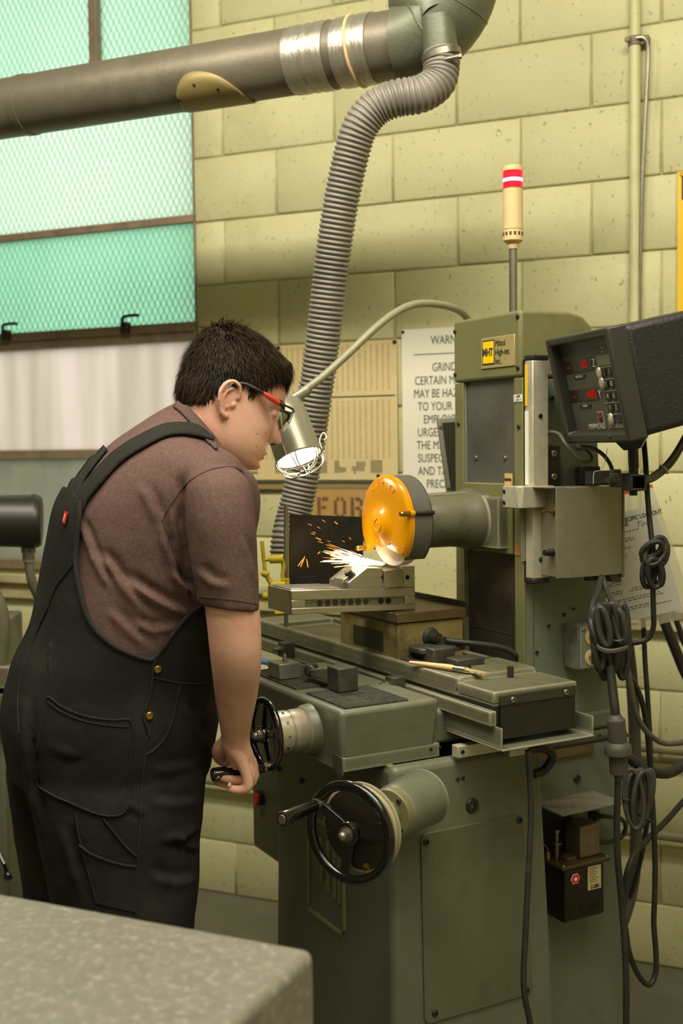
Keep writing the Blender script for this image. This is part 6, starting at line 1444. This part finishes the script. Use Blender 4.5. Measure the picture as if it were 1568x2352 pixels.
def patch(name, out, off=.0035, n=90, rings=9):
    P = [V((x, y, 0)) for x, y in out]; per = []
    m_ = len(P)
    for i in range(m_):
        a, b = P[i], P[(i + 1) % m_]; k = max(2, int((b - a).length / 7))
        for j in range(k): per.append(a.lerp(b, j / k))
    c = sum(per, V()) / len(per); vs_ = []; n = len(per)
    for r in range(rings + 1):
        s = 1 - r / rings * .985
        for p in per:
            q = c + (p - c) * s; hq = best(q.x, q.y)
            vs_.append(hq[0] + hq[1] * off if hq else at(q.x, q.y, 2))
    base_ = [best(p.x, p.y) for p in per]; vs_ += [b[0] - b[1] * .002 if b else at(0, 0, 2) for b in base_]
    fs_ = [(r * n + k, r * n + (k + 1) % n, (r + 1) * n + (k + 1) % n, (r + 1) * n + k) for r in range(rings) for k in range(n)]
    fs_ += [((rings + 1) * n + k, (rings + 1) * n + (k + 1) % n, (k + 1) % n, k) for k in range(n)] + [tuple(range(rings * n, rings * n + n))]
    return man.part(name, G().add(vs_, fs_), DENIM, ov, sm=50)
class B_:
    def ray_cast(s, o, d):
        a, b = bo.ray_cast(o, d), BV2.ray_cast(o, d)
        if a[0] is None: return b
        if b[0] is None: return a
        return a if a[3] < b[3] else b
bb = B_()
PK = [(112, 1600), (140, 1620), (175, 1637), (215, 1648), (260, 1653), (300, 1656), (298, 1720), (296, 1790), (294, 1845), (284, 1862), (262, 1873), (230, 1870), (195, 1858), (160, 1842), (128, 1828), (100, 1810), (84, 1790), (84, 1765), (92, 1700), (102, 1640)]
patch('rear_pocket', PK)
seam('pocket_stitching', bb, [(114, 1612), (140, 1632), (175, 1649), (215, 1660), (260, 1666), (296, 1668)], .0012, HEMM, ov, .0045)
seam('pocket_edge', bb, PK, .0017, HEMM, ov, .004, closed=True)
TP = [(184, 1938), (205, 1956), (240, 1972), (280, 1984), (314, 1988), (314, 2095), (224, 2075), (206, 2010)]
patch('tool_pocket', TP, .003)
seam('pocket_edge', bb, [(184, 1938), (205, 1956), (240, 1972), (280, 1984), (314, 1989)], .002, HEMM, ov, .004)
seam('pocket_edge', bb, [(174, 1868), (182, 1915), (192, 1960), (206, 2010), (222, 2075)], .002, HEMM, ov, .002)
seam('pocket_edge', bb, [(236, 1878), (262, 1912), (290, 1945), (316, 1968)], .002, HEMM, ov, .002)
seam('side_seam', bb, [(338, 1690), (332, 1740), (326, 1800), (322, 1880), (318, 1960), (314, 2040), (312, 2110)], .0024, HEMM, ov, .0005)
seam('front_pocket_edge', bb, [(413, 1572), (404, 1615), (393, 1662), (376, 1697), (352, 1722), (334, 1734)], .0024, HEMM, ov, .001)
seam('fly_edge', bb, [(358, 1512), (350, 1536), (348, 1566), (343, 1598), (333, 1632), (331, 1650), (338, 1672), (342, 1690)], .0028, HEMM, ov, .001)
seam('waist_seam', bb, [(350, 1556), (380, 1562), (412, 1568), (445, 1570), (474, 1568)], .0016, HEMM, ov, .001)
seam('centre_seam', bb, [(112, 1392), (100, 1420), (78, 1470), (52, 1540), (42, 1610), (46, 1690)], .0018, HEMM, ov, .001)
seam('back_seam', bb, [(172, 1290), (150, 1320), (128, 1350), (113, 1390)], .0015, HEMM, ov, .001)
for x, y in ((361, 1536), (342, 1643)):
    q = hit(bb, x, y)
    if q: man.part('button', G().lathe(q[0] + q[1] * .001, q[1], [(0, .0065), (.003, .0065), (.004, .005), (.0035, .003)], 18), BRASS, ov)
for i, (x, y, Y) in enumerate(((330, 2900, 2.0), (260, 2780, 2.25))):
    c = at(x, y, Y); c = V((c.x, c.y, 0))
    man.part('boot', G().loft([[c + mf * a + ml * b_ + V((0, 0, z)) for a, b_ in ((ca * cos(2 * pi * k / 20) * L_ + sx_, sin(2 * pi * k / 20) * W_) for k in range(20) for ca in (1,))] for z, L_, W_, sx_ in ((0, .15, .052, .03), (.03, .15, .054, .03), (.06, .125, .05, .01), (.1, .075, .048, -.04), (.16, .06, .05, -.05))]), mat('boot_leather', '#2a211a', .5, 0, .2, 20), sm=50)

# ---- safety glasses
sgl = T('safety_glasses', 'clear safety glasses with black and red temples worn by the man', 'glasses', tuple(hd(.1, 0, 0)), FW)
LENSM = bpy.data.materials.new('clear_lens'); LENSM.use_nodes = True
nt = LENSM.node_tree; N = nt.nodes; b = N['Principled BSDF']; N.remove(b)
tr = N.new('ShaderNodeBsdfTransparent'); tr.inputs[0].default_value = (.93, .93, .90, 1); gl = N.new('ShaderNodeBsdfGlossy'); gl.inputs['Roughness'].default_value = .05
fr_ = N.new('ShaderNodeLayerWeight'); fr_.inputs['Blend'].default_value = .25; ms = N.new('ShaderNodeMixShader')
nt.links.new(fr_.outputs['Fresnel'], ms.inputs[0]); nt.links.new(tr.outputs[0], ms.inputs[1]); nt.links.new(gl.outputs[0], ms.inputs[2]); nt.links.new(ms.outputs[0], [n for n in N if n.type == 'OUTPUT_MATERIAL'][0].inputs[0])
for s in (-1, 1):
    sgl.part('temple', G().tube(smooth([hd(-.012, s * .079, .020), hd(.004, s * .080, .032), hd(.03, s * .080, .032), hd(.048, s * .0785, .030)], 5), .0036, 8), BLACKP)
    sgl.part('temple_insert', G().tube(smooth([hd(.045, s * .079, .0305), hd(.056, s * .078, .0285), (hd(.068, s * .0765, .0265)), hd(.080, s * .074, .0245)], 4), smoothf([.0034, .0052, .0056, .0050], 4), 8, flat=1., flatdir=HZ) if False else G().tube(smooth([hd(.045, s * .079, .0305), hd(.056, s * .078, .0285), (hd(.068, s * .0765, .0265)), hd(.080, s * .074, .0245)], 4), smoothf([.0034, .0050, .0054, .0048], 4), 8), RED, label='red temple panel')
    sgl.part('hinge', G().tube(smooth([hd(.078, s * .0745, .0245), hd(.088, s * .071, .023), hd(.092, s * .069, .018), hd(.091, s * .069, .013)], 4), .0036, 8), BLACKP)
    topr = smooth([hd(.086, s * .071, .025), hd(.100, s * .062, .026), hd(.113, s * .045, .027), hd(.121, s * .022, .026), hd(.122, 0, .024)], 6)
    botr = smooth([hd(.090, s * .069, .010), hd(.100, s * .060, -.006), hd(.110, s * .044, -.016), hd(.117, s * .022, -.014), hd(.120, s * .006, .004)], 6)
    sgl.part('brow_bar', G().tube(topr, .0022, 8), BLACKP)
    sgl.part('lens_rim', G().tube(botr, .0013, 6), mat('pale_rim', '#d8d4c0', .3, 0, 0))
    g = G(); n = len(topr); vs_ = []
    for i in range(n):
        a, b_ = topr[i], botr[i]
        for j in range(6): t = j / 5; vs_.append(a.lerp(b_, t) + HX * .004 * sin(pi * t))
    g.add(vs_, [(i * 6 + j, i * 6 + j + 1, i * 6 + j + 7, i * 6 + j + 6) for i in range(n - 1) for j in range(5)])
    sgl.part('lens', g, LENSM, sm=60)
    sgl.part('nose_pad', G().ell(hd(.108, s * .011, -.004), .002, .0015, .005, HX, HY, HZ, 10, 8), GREYC)

# ---- lettering becomes plain mesh
bpy.context.view_layer.update()
dg_ = bpy.context.evaluated_depsgraph_get()
for o in [q for q in SC.objects if q.type == 'FONT']:
    me = bpy.data.meshes.new_from_object(o.evaluated_get(dg_)); mm = o.data.materials[0]
    n = bpy.data.objects.new('lettering', me); COL.objects.link(n); n.parent = o.parent; n.matrix_local = o.matrix_local.copy()
    if not me.materials: me.materials.append(mm)
    bpy.data.objects.remove(o)
